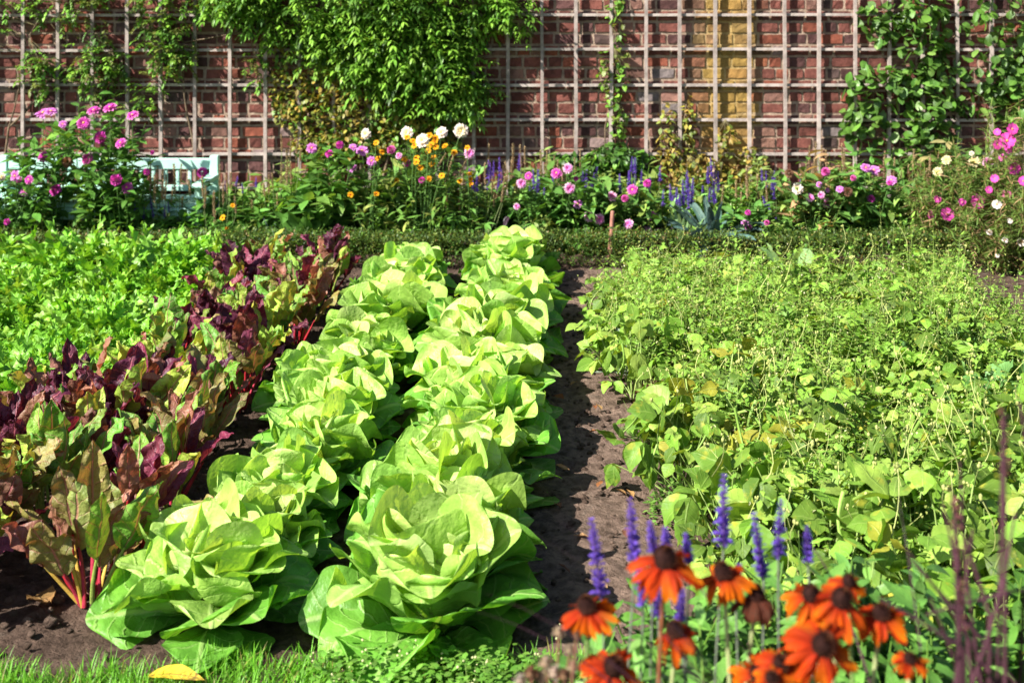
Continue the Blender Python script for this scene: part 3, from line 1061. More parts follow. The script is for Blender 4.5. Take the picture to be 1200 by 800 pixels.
climber('honeysuckle', 'yellowing small-leaved climber below the large green climber', 'climber',
        [(320, 80, 560, 175, 5, .14), (310, 30, 430, 150, 2.5, .1), (430, 130, 540, 190, 2, .12), (340, 150, 470, 190, 2, .12)],
        [[(385, 262), (380, 190), (350, 130), (330, 50)], [(470, 262), (475, 180), (490, 110), (470, 40)], [(400, 262), (420, 170), (440, 90)], [(500, 262), (520, 160), (560, 90)]],
        440, 3000, 'ovate', [GY, (.2, .22, .04), GA, (.15, .2, .03), (.34, .24, .05)], (.03, .055), wleaf=.7)
climber('rose_climber', 'sparse climbing rose trailing over the upper trellis above the bench', 'climber',
        [(30, -30, 130, 28, 1.6, .15), (150, -30, 240, 40, 1.8, .15), (165, 20, 230, 68, 1.6, .14), (180, 55, 228, 92, .8, .1), (28, 55, 66, 110, 1.1, .1), (80, 48, 150, 112, 1.8, .12), (150, 90, 188, 128, .5, .08), (60, 0, 130, 60, .4, .1),
         (285, 60, 315, 95, .35, .08), (0, -30, 40, 20, .4, .1), (60, -180, 220, -30, 2, .15), (-120, -20, 10, 60, 1, .12)],
        [[(-20, 262), (10, 150), (60, 90), (130, 60), (200, 40)], [(60, 90), (120, 105), (180, 112)], [(230, 262), (225, 160), (215, 70), (190, 0)], [(215, 50), (280, 38), (330, 20)], [(10, 150), (25, 60), (60, 0)]],
        20, 700, 'pinnate', [GA, GB, (.16, .2, .04), GD], (.07, .12), wleaf=.5)
climber('pear_espalier', 'espaliered fruit tree with broad dark green leaves at the wall', 'fruit tree',
        [(1050, -30, 1110, 110, 3, .2), (990, 70, 1070, 130, 1.6, .14), (985, 120, 1040, 170, 1.2, .14), (1060, 60, 1130, 190, 3, .2), (1120, -40, 1200, 140, 2.2, .18), (1160, 60, 1230, 150, 2.2, .2), (1040, 130, 1120, 235, 2.2, .16), (1000, 0, 1060, 50, 1.0, .12),
         (1080, 170, 1190, 230, 1.5, .2), (1180, -40, 1320, 200, 3.5, .2), (1010, -180, 1300, -30, 3, .2)],
        [[(1098, 268), (1096, 180), (1090, 80), (1085, -60)], [(1096, 170), (1040, 140), (1000, 150)], [(1093, 110), (1030, 95), (1000, 70)], [(1094, 130), (1150, 110), (1210, 90)], [(1090, 60), (1140, 30), (1200, 10)], [(1090, 50), (1050, 20), (1020, 15)]],
        1098, 1650, 'round', [(.08, .19, .028), (.11, .24, .035), (.16, .30, .06), (.06, .14, .022)], (.055, .095), wleaf=.78)
climber('young_vine', 'thin young vine climbing one trellis batten left of the yellow bricks', 'climber',
        [(712, -30, 732, 60, 1, .05), (716, 40, 736, 120, 1, .05), (706, 60, 716, 140, .5, .05), (712, 110, 734, 175, 1, .06), (700, 60, 716, 100, .3, .05)],
        [[(722, 262), (725, 160), (722, 80), (724, -20)], [(712, 262), (709, 150), (712, 70)]], 720, 190, 'ovate', [GA, GB, (.2, .25, .05)], (.035, .06), wleaf=.75)
climber('currant_bush', 'yellowing bush with loose branches against the wall under the yellow bricks', 'bush',
        [(750, 190, 880, 240, 3, .25), (770, 150, 800, 200, .8, .12), (800, 110, 816, 190, .5, .1), (838, 140, 862, 200, .6, .1), (790, 180, 850, 215, 1.5, .2), (770, 120, 790, 160, .3, .08), (860, 170, 900, 215, .8, .15)],
        [[(830, 262), (810, 210), (800, 150), (806, 110)], [(830, 262), (845, 200), (850, 140)], [(825, 262), (790, 210), (775, 150)], [(830, 262), (870, 200), (895, 180)], [(825, 262), (770, 235), (740, 228)]],
        828, 900, 'ovate', [GY, (.34, .25, .05), (.16, .23, .04), (.2, .25, .05), (.3, .2, .05)], (.03, .055), wleaf=.75)
climber('climbing_shrub', 'dark green bush of rounded leaves at the foot of the young vine', 'bush',
        [(640, 178, 680, 200, 1, .15), (680, 172, 765, 205, 4, .2), (700, 165, 740, 190, 1, .15)],
        [[(700, 262), (700, 220), (690, 185)], [(710, 262), (730, 210), (755, 185)], [(705, 262), (670, 210), (650, 190)]], 705, 520, 'ovate', [GD, GA, (.06, .15, .03)], (.04, .07), wleaf=.8)


# ------------------------------------------------------------------ flower meshes (axis +Z, unit diameter 1)
def dahlia(c0, c1, layers=4, per=13, flat=.5, centre=(.75, .55, .1), rot=0):
    mb = MB()
    for k in range(layers):
        q = k / max(1, layers - 1)
        n = per - 2 * k
        az = np.arange(n) * 2 * PI / n + k * .23 + R.randn(n) * .05
        L = .5 * (1 - .42 * q)
        leaves(mb, np.c_[np.cos(az) * .05, np.sin(az) * .05, np.full(n, .02 + .1 * q * flat)], az, (.05 + 1.05 * q * flat) + R.randn(n) * .08, U(-.7, .1, n), L * U(.9, 1.05, n), U(.2, .25, n) * (1 - .3 * q), PETAL,
               5, 3, R.randn(n) * .1, .25, .02, 1, .05, np.array(c0) * (1 - q) + np.array(c1) * q, jit=.12)
    if centre:
        blob(mb, (0, 0, .07 + .05 * flat), .11, centre, .7, 7, 5, .15)
    blob(mb, (0, 0, -.03), .09, (.12, .22, .05), .8, 6, 4)
    return mb


def pompon(c0, c1):
    mb = MB()
    n = 70
    k = np.arange(n)
    ph = k * 2.39996
    th = np.linspace(-.35, 1.45, n)
    d = np.c_[np.cos(ph) * np.cos(th), np.sin(ph) * np.cos(th), np.sin(th)]
    P = d * .2 * np.array([1, 1, .8])
    q = np.linspace(0, 1, n)[:, None]
    leaves(mb, P, ph, th, U(-.5, .5, n), U(.24, .31, n) * (1 - .25 * q[:, 0]), U(.16, .2, n), PETAL, 4, 3, 0, .35, 0, 1, .06, np.array([c0]) * (1 - q) + np.array([c1]) * q, jit=.12)
    blob(mb, (0, 0, -.12), .1, (.12, .22, .05), .8, 6, 4)
    return mb


def daisy(c0, c1, n=14, cen=(.2, .07, .01), L=.44, cz=.6):
    mb = MB()
    az = np.arange(n) * 2 * PI / n + R.randn(n) * .06
    leaves(mb, np.c_[np.cos(az) * .08, np.sin(az) * .08, 0 * az], az, U(-.05, .3, n), U(-.5, .1, n), L * U(.9, 1.05, n), U(.15, .19, n), PETAL, 4, 3, R.randn(n) * .15, .1, .02, 1, .02, c0, c1, jit=.1)
    blob(mb, (0, 0, .03), .14, cen, cz, 8, 5, .1)
    return mb


def cosmos(c0, c1):
    mb = MB()
    n = 8
    az = np.arange(n) * 2 * PI / n + R.randn(n) * .06
    pf = prof([(0, .2), (.3, .6), (.6, .95), (.85, 1), (.95, .9), (1, .7)])
    leaves(mb, np.c_[np.cos(az) * .05, np.sin(az) * .05, 0 * az], az, U(.1, .4, n), U(-.5, .0, n), .46 * U(.92, 1.05, n), U(.3, .36, n), pf, 6, 5, R.randn(n) * .2, .06, .05, 1.5, .04, c1, c0, jit=.08)
    blob(mb, (0, 0, .03), .09, (.75, .45, .03), .7, 7, 5, .2)
    return mb


MAG, PNK, LIL, PAL, WHT, CRM, ORG, YLW = (.60, .05, .44), (.72, .18, .54), (.66, .27, .66), (.82, .54, .72), (.82, .78, .72), (.82, .78, .48), (.85, .30, .01), (.85, .52, .02)
FL = {
    'pompon_magenta': [pompon(MAG, (.72, .1, .5)).mesh('flower_head', M_PETAL) for _ in range(2)],
    'pompon_pink': [pompon(PNK, (.6, .07, .33)).mesh('flower_head', M_PETAL) for _ in range(2)],
    'flat_lilac': [dahlia(LIL, (.6, .15, .5), 3, 14, .35).mesh('flower_head', M_PETAL) for _ in range(2)],
    'flat_pink': [dahlia(PNK, MAG, 4, 13, .5).mesh('flower_head', M_PETAL) for _ in range(2)],
    'pale_pink': [dahlia(PAL, PNK, 4, 13, .6, None).mesh('flower_head', M_PETAL) for _ in range(2)],
    'white': [dahlia(WHT, CRM, 4, 14, .5).mesh('flower_head', M_PETAL) for _ in range(2)],
    'cream': [dahlia(CRM, (.8, .7, .3), 3, 12, .4).mesh('flower_head', M_PETAL) for _ in range(2)],
    'faded': [pompon((.3, .16, .1), (.36, .2, .12)).mesh('flower_head', M_DRY) for _ in range(2)],
    'orange': [daisy(ORG, YLW).mesh('flower_head', M_PETALW) for _ in range(3)],
    'cosmos': [cosmos((.72, .05, .42), (.8, .12, .5)).mesh('flower_head', M_PETAL) for _ in range(3)],
    'cosmos_white': [cosmos((.82, .78, .76), (.8, .7, .6)).mesh('flower_head', M_PETAL) for _ in range(2)],
}


def face(d):
    q = Vector(d).to_track_quat('Z', 'Y')
    e = q.to_euler()
    return e


def bush(fo, st, h, r, n_st, n_lf, leaf, wl, tint, pf=LANCE, tint2=None, drop=0, low=.1, dens=1.0):
    ends = []
    for i in range(n_st):
        a = U(0, 2 * PI)
        rr = r * math.sqrt(R.rand())
        e = np.array([math.cos(a) * rr, math.sin(a) * rr, h * U(.6, 1.0) * (1 - .3 * (rr / r) ** 2)])
        b = np.array([math.cos(a) * rr * .25, math.sin(a) * rr * .25, 0])
        pts = arc(b, e, .08, 6)
        tube(st, pts, .004, .0018, np.asarray(tint) * np.array([1.5, 1.2, 1]), 4)
        ends.append((b, e, pts))
    n_lf = int(n_lf * dens)
    n = n_st * n_lf
    P = []
    for b, e, pts in ends:
        t = np.sort(low + (1 - low) * R.rand(n_lf))
        for q in t:
            k = q * 5
            i = min(4, int(k))
            P.append(pts[i] + (pts[i + 1] - pts[i]) * (k - i))
    P = np.array(P)
    c = np.broadcast_to(np.asarray(tint, float), (n, 3)).copy()
    if tint2 is not None:
        c[R.rand(n) < .3] = tint2
    c *= U(1.0, 2.3, n)[:, None]
    L = U(leaf[0], leaf[1], n) * (1.25 if dens > 1 else 1)
    leaves(fo, P, U(0, 2 * PI, n), U(-.4, .8, n) - drop, U(-1.0, .1, n), L, L * wl, pf, 6, 3, R.randn(n) * .3, U(0, .15, n), U(0, .05, n), 1.5, .02, c, jit=.1)


def flower_plant(name, label, cat, px, Y, h, r, flowers, tint=(.06, .15, .025), leaf=(.06, .11), wl=.42, n_st=9, n_lf=12, group=None, mat=None, pf=LANCE, tint2=None, up=.5, stem_c=(.1, .2, .05)):
    b = np.array([(px - 600) * Y / F, Y, 0.])
    root = empty(name, b, label, cat, group)
    fo, st = MB(), MB()
    bush(fo, st, h * 1.45, r * 1.15, int(n_st * 1.3), n_lf, leaf, wl, tint, pf, tint2, dens=2.2)
    for (fx, fy, s, kind) in flowers:
        yy = Y - U(.1, .26)
        p = at(fx, fy, yy) - b
        a0 = np.array([p[0] * .35 + U(-.03, .03), p[1] * .3, min(.12, p[2] * .3)])
        tube(st, arc(a0, p, .04, 7), .0035, .0022, stem_c, 5)
        n = 10
        t = U(.4, .93, n)[:, None]
        Q = a0 + (p - a0) * t
        Ls = U(leaf[0], leaf[1], n) * .8
        leaves(fo, Q, U(0, 6, n), U(0, .8, n), U(-1, 0, n), Ls, Ls * wl, pf, 6, 3, R.randn(n) * .3, .1, .03, 1.5, .02, tint, jit=.3)
        me = FL[kind][R.randint(len(FL[kind]))]
        u = U(.1, 1.3) if kind.startswith('flat') else U(-.1, .7)
        if kind == 'orange':
            u = U(.3, 1.2)
        if fy < 140 and px < 200:
            u = 2.2
        d = np.array([U(-.7, .3), -1, u])
        link('flower_head', me, root, tuple(p), face(d), s * yy / F)
    link('foliage', fo.mesh('foliage', mat or M_LEAF), root)
    link('stem', st.mesh('stem', M_STEM), root)


def crop(x0, y0, lst, k=4.0):
    return [(x0 + a / k, y0 + b / k, c, d) for a, b, c, d in lst]


A = lambda *l: crop(0, 100, l)
B_ = lambda *l: crop(300, 130, l)
C_ = lambda *l: crop(600, 130, l)
D_ = lambda *l: crop(900, 130, l)
DG = 'dahlias in the flower border'
dk = (.055, .145, .022)
flower_plant('dahlia_plant', 'bushy dahlia with pink and lilac blooms left of the bench', 'dahlia', 14, 8.32, .5, .3,
             A((72, 425, 13, 'flat_lilac'), (87, 445, 10, 'pompon_pink'), (136, 443, 11, 'flat_pink'), (118, 495, 14, 'flat_lilac'), (33, 640, 9, 'pompon_magenta'), (10, 430, 10, 'white'), (-60, 400, 14, 'flat_pink'), (-120, 470, 14, 'flat_lilac')), dk, n_st=13, n_lf=12, group=DG)
flower_plant('dahlia_plant', 'tall dahlia with flat lilac blooms rising above the bench back', 'dahlia', 60, 8.42, .74, .24,
             A((203, 132, 18, 'flat_lilac'), (240, 124, 15, 'flat_lilac'), (295, 183, 10, 'flat_lilac'), (208, 335, 15, 'flat_pink'), (316, 360, 15, 'faded'), (260, 492, 16, 'pompon_magenta')), dk, n_st=13, n_lf=13, group=DG)
flower_plant('dahlia_plant', 'tallest dahlia with bright magenta pompons in front of the bench', 'dahlia', 112, 8.4, .82, .24,
             A((440, 120, 16, 'flat_pink'), (517, 107, 17, 'flat_pink'), (392, 178, 16, 'flat_pink'), (470, 245, 17, 'pompon_magenta'), (567, 272, 14, 'flat_pink'), (411, 347, 16, 'pompon_pink')), (.055, .14, .022), n_st=14, n_lf=14, group=DG, tint2=(.1, .2, .03))
flower_plant('dahlia_plant', 'dark-leaved dahlia with deep pink pompons by the bench middle', 'dahlia', 148, 8.34, .62, .24,
             A((622, 142, 15, 'flat_pink'), (545, 443, 17, 'pompon_magenta'), (596, 480, 14, 'flat_pink'), (687, 407, 10, 'pompon_magenta'), (714, 315, 6, 'pompon_magenta')), dk, n_st=13, n_lf=13, group=DG)
flower_plant('dahlia_plant', 'small dahlia with one purple-pink pompon at the right bench end', 'dahlia', 236, 8.5, .34, .14,
             A((948, 410, 15, 'pompon_magenta')), dk, n_st=6, n_lf=9, group=DG)
flower_plant('dahlia_plant', 'leafy dahlia with pink pompons under the yellowing climber', 'dahlia', 380, 8.42, .52, .26,
             B_((262, 175, 13, 'flat_lilac'), (342, 200, 11, 'pompon_magenta'), (393, 160, 11, 'pompon_magenta'), (455, 170, 10, 'flat_lilac'), (450, 267, 12, 'flat_lilac')), (.06, .15, .025), (.08, .14), .5, n_st=13, n_lf=11, group=DG, tint2=(.12, .22, .04))
flower_plant('dahlia_plant', 'dahlia with lilac and purple blooms among the orange daisies', 'dahlia', 450, 8.4, .48, .24,
             B_((497, 188, 14, 'flat_lilac'), (543, 235, 12, 'flat_lilac'), (635, 183, 12, 'pompon_pink'), (670, 210, 8, 'pale_pink'), (710, 245, 10, 'pompon_magenta'), (778, 325, 9, 'pompon_magenta')), (.07, .15, .03), n_st=13, n_lf=11, group=DG, tint2=(.16, .2, .05))
flower_plant('dahlia_plant', 'dahlia with large white blooms above the orange daisies', 'dahlia', 500, 8.6, .55, .24,
             B_((515, 108, 13, 'white'), (706, 103, 15, 'white'), (780, 140, 17, 'white'), (870, 102, 14, 'white'), (960, 93, 17, 'white'), (1000, 200, 13, 'pale_pink')), (.07, .15, .03), n_st=11, n_lf=11, group=DG)
oo = [(563, 150), (590, 192), (707, 122), (735, 140), (742, 162), (812, 115), (842, 125), (820, 158), (838, 142), (842, 168), (886, 165), (928, 195), (807, 187), (752, 220), (695, 228), (752, 240), (833, 218), (825, 250), (770, 265),
      (870, 303), (810, 317), (657, 327), (563, 388), (1000, 295), (1005, 320), (1007, 342), (990, 173), (955, 328), (570, 222), (442, 393)]
flower_plant('orange_daisy', 'clump of small orange daisies beneath the white dahlias', 'orange daisies', 495, 8.36, .46, .28,
             [(300 + a / 4, 130 + b / 4, 8, 'orange') for a, b in oo if 620 < a < 940], (.08, .17, .03), (.05, .09), .25, n_st=16, n_lf=13, group='orange daisies in the border', tint2=(.17, .2, .05))
flower_plant('orange_daisy', 'few orange daisies on the left side of the lilac dahlia', 'orange daisies', 432, 8.3, .36, .18,
             [(300 + a / 4, 130 + b / 4, 7.5, 'orange') for a, b in oo if a < 620], (.08, .17, .03), (.05, .09), .25, n_st=9, n_lf=10, group='orange daisies in the border', tint2=(.17, .2, .05))
flower_plant('orange_daisy', 'few orange daisies at the right end of the white dahlias', 'orange daisies', 550, 8.4, .36, .18,
             [(300 + a / 4, 130 + b / 4, 7, 'orange') for a, b in oo if a > 940], (.08, .17, .03), (.05, .09), .25, n_st=9, n_lf=10, group='orange daisies in the border', tint2=(.17, .2, .05))
flower_plant('orange_daisy', 'two low orange daisies among tan seed spikes near the bench end', 'orange daisies', 264, 8.28, .2, .12,
             A((1043, 620, 8, 'orange'), (1090, 563, 6, 'orange'), (1062, 670, 6, 'orange')), dk, (.05, .08), .3, n_st=6, n_lf=8, group='orange daisies in the border')
flower_plant('dahlia_plant', 'pale pink dahlia right beside the far lettuce row end', 'dahlia', 622, 8.38, .42, .22,
             C_((44, 340, 12, 'pale_pink'), (78, 305, 10, 'flat_pink'), (22, 448, 8, 'pale_pink')), (.055, .14, .025), n_st=12, n_lf=12, group=DG, tint2=(.1, .2, .04))
flower_plant('dahlia_plant', 'dahlia with seven pale and raspberry pink blooms between blue salvias', 'dahlia', 672, 8.36, .46, .24,
             C_((262, 270, 12, 'pale_pink'), (208, 293, 13, 'flat_pink'), (270, 362, 13, 'pale_pink'), (299, 318, 7, 'pompon_magenta'), (310, 437, 11, 'flat_lilac'), (363, 494, 13, 'pale_pink'), (408, 507, 13, 'pale_pink')), (.055, .14, .025), n_st=13, n_lf=12, group=DG, tint2=(.1, .2, .04))
flower_plant('dahlia_plant', 'dahlia with bright pink balls around the brown stake', 'dahlia', 738, 8.38, .36, .24,
             C_((471, 400, 12, 'pale_pink'), (530, 410, 10, 'pompon_pink'), (565, 370, 13, 'flat_pink'), (634, 340, 11, 'pompon_magenta'), (650, 490, 13, 'pompon_pink'), (547, 530, 12, 'pale_pink')), (.055, .13, .025), n_st=12, n_lf=10, group=DG, tint2=(.14, .2, .04))
flower_plant('dahlia_plant', 'low dahlia with small magenta blooms beside the blue-green kale', 'dahlia', 876, 8.3, .26, .16,
             C_((1106, 477, 8, 'pompon_magenta'), (1092, 528, 9, 'flat_lilac'), (1108, 540, 9, 'flat_pink'), (1110, 592, 9, 'pompon_pink'), (1195, 525, 8, 'pompon_pink')), (.06, .15, .03), n_st=8, n_lf=9, group=DG)
flower_plant('dahlia_plant', 'half-withered dahlia with white-pink blooms and brown hanging leaves', 'dahlia', 950, 8.38, .48, .26,
             D_((270, 286, 12, 'pompon_pink'), (138, 365, 13, 'white'), (197, 407, 10, 'pale_pink'), (250, 395, 9, 'pale_pink'), (277, 432, 12, 'pale_pink'), (240, 345, 7, 'flat_lilac'), (279, 372, 6, 'flat_lilac'), (337, 367, 9, 'flat_lilac'), (100, 295, 13, 'faded'), (375, 380, 13, 'faded')),
             (.07, .15, .03), n_st=14, n_lf=10, group=DG, tint2=(.3, .19, .1))
flower_plant('dahlia_plant', 'dahlia with lilac pompons in front of the fruit tree leaves', 'dahlia', 1022, 8.42, .5, .26,
             D_((400, 315, 8, 'pompon_pink'), (458, 268, 12, 'flat_lilac'), (497, 278, 13, 'flat_lilac'), (580, 325, 12, 'flat_lilac'), (482, 412, 11, 'pompon_magenta'), (570, 338, 7, 'pompon_magenta')), (.06, .15, .03), n_st=14, n_lf=11, group=DG, tint2=(.12, .2, .04))
flower_plant('dahlia_plant', 'cream-flowered dahlia between fruit tree and magenta cosmos', 'dahlia', 1120, 8.45, .55, .26,
             D_((795, 285, 11, 'cream'), (836, 230, 11, 'cream'), (966, 238, 13, 'cream'), (1030, 240, 13, 'pale_pink'), (1100, 220, 10, 'flat_pink'), (955, 200, 6, 'white')), (.06, .13, .03), n_st=12, n_lf=10, group=DG, tint2=(.16, .14, .06))
CG = 'cosmos at the right border end'
cz = dict(tint=(.09, .15, .03), leaf=(.04, .08), wl=.1, tint2=(.2, .13, .07), group=CG, stem_c=(.14, .14, .05))
flower_plant('cosmos_plant', 'feathery brownish cosmos with magenta blooms beside the cream dahlia', 'cosmos', 1105, 8.2, .5, .3,
             D_((983, 425, 17, 'cosmos'), (840, 485, 17, 'cosmos'), (763, 487, 10, 'cosmos'), (910, 428, 9, 'cosmos'), (793, 415, 9, 'cosmos'), (1035, 370, 9, 'cosmos'), (569, 612, 6, 'cosmos_white')), n_st=26, n_lf=42, **cz)
flower_plant('cosmos_plant', 'tall feathery cosmos with the highest magenta blooms', 'cosmos', 1172, 8.2, .75, .32,
             D_((1145, 85, 14, 'cosmos'), (1120, 140, 19, 'cosmos'), (1075, 158, 12, 'cosmos'), (1152, 270, 15, 'cosmos'), (1063, 318, 10, 'cosmos'), (1118, 390, 11, 'cosmos'), (1130, 180, 10, 'cosmos'), (1075, 100, 9, 'cosmos')), n_st=30, n_lf=46, **cz)
flower_plant('cosmos_plant', 'feathery cosmos with small white blooms before the tall cosmos', 'cosmos', 1185, 7.75, .42, .34,
             D_((1073, 437, 11, 'cosmos_white'), (1037, 568, 7, 'cosmos_white'), (1187, 615, 10, 'cosmos_white'), (1110, 605, 7, 'cosmos_white'), (1135, 515, 6, 'cosmos_white'), (1075, 678, 5, 'cosmos_white'), (1197, 330, 12, 'cosmos')), n_st=26, n_lf=42, **cz)
flower_plant('cosmos_plant', 'feathery magenta cosmos past the right edge of the white cosmos', 'cosmos', 1275, 8.1, .7, .34,
             D_((1400, 200, 16, 'cosmos'), (1500, 260, 16, 'cosmos'), (1450, 380, 16, 'cosmos')), n_st=22, n_lf=40, **cz)


# ------------------------------------------------------------------ spikes: salvia and tan seed spikes
def spike_mesh(L, r, c0, c1, whorls=14, per=7):
    """a flower spike, +Z, length L"""
    mb = MB()
    tube(mb, [(0, 0, 0), (0, 0, L * .5), (0, 0, L)], .0022, .0012, np.array(c1) * .6, 4)
    for k in range(whorls):
        q = k / (whorls - 1)
        if R.rand() < .12 and q < .6:
            continue
        n = per
        az = np.arange(n) * 2 * PI / n + U(0, 6)
        rr = r * (1 - .65 * q ** 1.5)
        z = np.full(n, L * (.04 + .94 * q)) + R.randn(n) * L * .01
        leaves(mb, np.c_[np.cos(az) * .002, np.sin(az) * .002, z], az, U(.3, 1.1, n), U(-.8, .3, n), rr * U(.8, 1.2, n), rr * U(.55, .8, n), ROUND, 4, 3, 0, .25, 0, 1, 0, c1, c0, jit=.2)
    return mb.mesh('flower_spike', M_PETAL)


SALV = [spike_mesh(.2, .02, (.28, .18, .78), (.16, .09, .5), 15, 6) for _ in range(3)]


def tan_spike(L=.2, r=.019):
    mb = MB()
    tube(mb, [(0, 0, 0), (0, 0, L)], .003, .002, (.3, .22, .12), 4)
    n = 210
    t = np.sort(R.rand(n))
    az = U(0, 2 * PI, n)
    leaves(mb, np.c_[np.cos(az) * .003, np.sin(az) * .003, t * L], az, U(.6, 1.2, n), 0, r * U(.7, 1.2, n) * (1 - .4 * t), .006, OVATE, 3, 3, 0, .3, 0, 1, 0, (.52, .40, .24), jit=.3)
    return mb.mesh('seed_spike', M_SEED)


TANS = [tan_spike() for _ in range(3)]


def spike_plant(name, label, cat, px, Y, spikes, meshes, sname, ref, tint, h=.3, r=.14, group=None, wmul=1.0):
    b = np.array([(px - 600) * Y / F, Y, 0.])
    root = empty(name, b, label, cat, group)
    fo, st = MB(), MB()
    bush(fo, st, h * 1.35, r, 12, 12, (.05, .09), .35, tint, dens=1.9, tint2=tuple(np.array(tint) * 1.7))
    for (x0, y0, x1, y1) in spikes:      # top, bottom in px
        yy = Y - U(-.04, .08)
        p1, p0 = at(x0, y0, yy) - b, at(x1, y1, yy) - b
        d = p1 - p0
        L = np.linalg.norm(d)
        g = np.array([p0[0] * .6 - d[0] * .3, p0[1] * .5, 0.])
        tube(st, arc(g, p0, .03, 5), .003, .002, (.15, .2, .07), 4)
        k = max(L / ref, .35)
        link(sname, meshes[R.randint(len(meshes))], root, tuple(p0), face(d), (max(.8, min(1.15, k * 1.1)) * wmul, max(.8, min(1.15, k * 1.1)) * wmul, k))
    link('foliage', fo.mesh('foliage', M_LEAF), root)
    link('stem', st.mesh('stem', M_STEM), root)


def sp(x0, y0, l):
    return [(x0 + a / 4, y0 + b / 4, x0 + (a + U(-8, 8) if len(t) < 2 else a + t[1]) / 4, y0 + (b + t[0]) / 4) for a, b, *t in l]


SG = 'blue salvias in the border'
spike_plant('salvia_plant', 'dark blue salvia low among the seed spikes before the bench', 'salvia', 178, 8.36, sp(0, 100, [(705, 520, 70), (770, 560, 60), (675, 570, 60), (630, 545, 50), (787, 545, 50), (715, 575, 50)]), SALV, 'flower_spike', .2, dk, .22, .18, SG, .8)
spike_plant('salvia_plant', 'dark blue salvia between bench end and the trellis foot', 'salvia', 275, 8.5, sp(0, 100, [(1055, 450, 50), (1135, 460, 50), (1112, 435, 40), (1157, 640, 60), (1025, 545, 50), (1200, 440, 40)]), SALV, 'flower_spike', .2, dk, .26, .16, SG, .8)
spike_plant('salvia_plant', 'blue salvia with slim spikes left of the pale pink dahlia', 'salvia', 605, 8.5, sp(600, 130, [(35, 200, 115), (-60, 220, 100), (-110, 230, 90), (-165, 300, 80), (-300, 310, 80)]), SALV, 'flower_spike', .2, (.06, .15, .03), .32, .2, SG)
spike_plant('salvia_plant', 'blue salvia with thick spikes between two pale pink dahlias', 'salvia', 632, 8.42, sp(600, 130, [(98, 275, 110), (122, 275, 140), (190, 310, 60), (84, 340, 70), (150, 360, 90), (222, 420, 40)]), SALV, 'flower_spike', .2, (.06, .15, .03), .3, .16, SG)
spike_plant('salvia_plant', 'blue salvia rising behind the raspberry pink dahlia', 'salvia', 692, 8.5, sp(600, 130, [(332, 280, 60), (350, 275, 110), (398, 265, 130), (370, 330, 80), (385, 290, 90), (360, 420, 60)]), SALV, 'flower_spike', .2, (.06, .15, .03), .3, .16, SG)
spike_plant('salvia_plant', 'purple salvia clump left of the blue-green kale', 'salvia', 795, 8.42, sp(600, 130, [(740, 345, 85), (772, 360, 80), (800, 325, 120), (820, 280, 140), (848, 315, 130), (710, 370, 80), (785, 390, 70), (755, 395, 60), (830, 360, 100)]), SALV, 'flower_spike', .2, (.10, .2, .05), .28, .18, SG, 1.1)
spike_plant('salvia_plant', 'tallest purple salvia standing just behind the blue-green kale', 'salvia', 836, 8.5, sp(600, 130, [(930, 220, 90), (942, 310, 130), (965, 285, 100), (928, 360, 80), (950, 255, 90), (918, 265, 80), (895, 360, 40)]), SALV, 'flower_spike', .2, (.08, .17, .04), .3, .15, SG, 1.1)
spike_plant('salvia_plant', 'leaning violet salvia right of the blue-green kale', 'salvia', 905, 8.4, sp(600, 130, [(1140, 450, 60, 40), (1175, 400, 60, 20), (1200, 430, 60, 20), (1235, 500, 50, 40), (1260, 560, 50, 30)]), SALV, 'flower_spike', .2, (.07, .15, .03), .22, .15, SG, .9)
spike_plant('salvia_plant', 'violet salvia spikes next to the cream dahlia', 'salvia', 1092, 8.36, sp(900, 130, [(760, 390, 50), (805, 400, 50), (935, 320, 60), (785, 420, 40), (940, 350, 50)]), SALV, 'flower_spike', .2, (.07, .13, .03), .22, .2, SG, .9)
TG = 'tan seed spikes in the border'
spike_plant('seed_spike_plant', 'clump of tan seed spikes in front of the bench slats', 'seed spikes', 205, 8.42, sp(0, 100, [(705, 370, 130), (760, 400, 140), (815, 370, 140), (850, 370, 90), (740, 380, 100), (780, 420, 120), (885, 440, 80), (725, 420, 130), (810, 470, 80), (855, 520, 90)]), TANS, 'seed_spike', .2, dk, .25, .2, TG)
spike_plant('seed_spike_plant', 'clump of tall tan seed spikes by the right bench end', 'seed spikes', 248, 8.34, sp(0, 100, [(1030, 375, 100), (1000, 500, 160), (945, 430, 100), (965, 470, 110), (1060, 420, 90), (1080, 410, 80), (1008, 590, 70), (1045, 470, 90), (1100, 520, 80)]), TANS, 'seed_spike', .2, dk, .25, .18, TG)
spike_plant('seed_spike_plant', 'tan seed spikes leaning left of the pink pompon dahlia', 'seed spikes', 332, 8.4, sp(300, 130, [(118, 110, 80), (165, 115, 110), (195, 130, 100), (210, 180, 60), (145, 180, 160), (120, 240, 110), (75, 290, 80), (35, 340, 60), (100, 390, 60), (160, 240, 110), (60, 300, 90), (-20, 420, 60)]), TANS, 'seed_spike', .2, (.05, .13, .02), .3, .2, TG)
spike_plant('seed_spike_plant', 'tan seed spikes right of the orange daisies', 'seed spikes', 540, 8.32, sp(300, 130, [(890, 200, 80, -50), (925, 210, 140, -40), (895, 385, 70), (970, 275, 90), (985, 230, 60, -30), (1110, 305, 90), (1165, 310, 120, -15), (1180, 280, 90), (1115, 400, 50), (950, 420, 70), (760, 350, 40, -30)]), TANS, 'seed_spike', .2, (.06, .14, .025), .3, .25, TG)
spike_plant('seed_spike_plant', 'brown seed spikes under the yellowing bush', 'seed spikes', 868, 8.5, sp(600, 130, [(1050, 330, 120), (1100, 260, 150), (990, 350, 90), (1150, 300, 120), (1075, 380, 90), (1190, 330, 90)]), TANS, 'seed_spike', .2, (.06, .14, .025), .3, .2, TG)
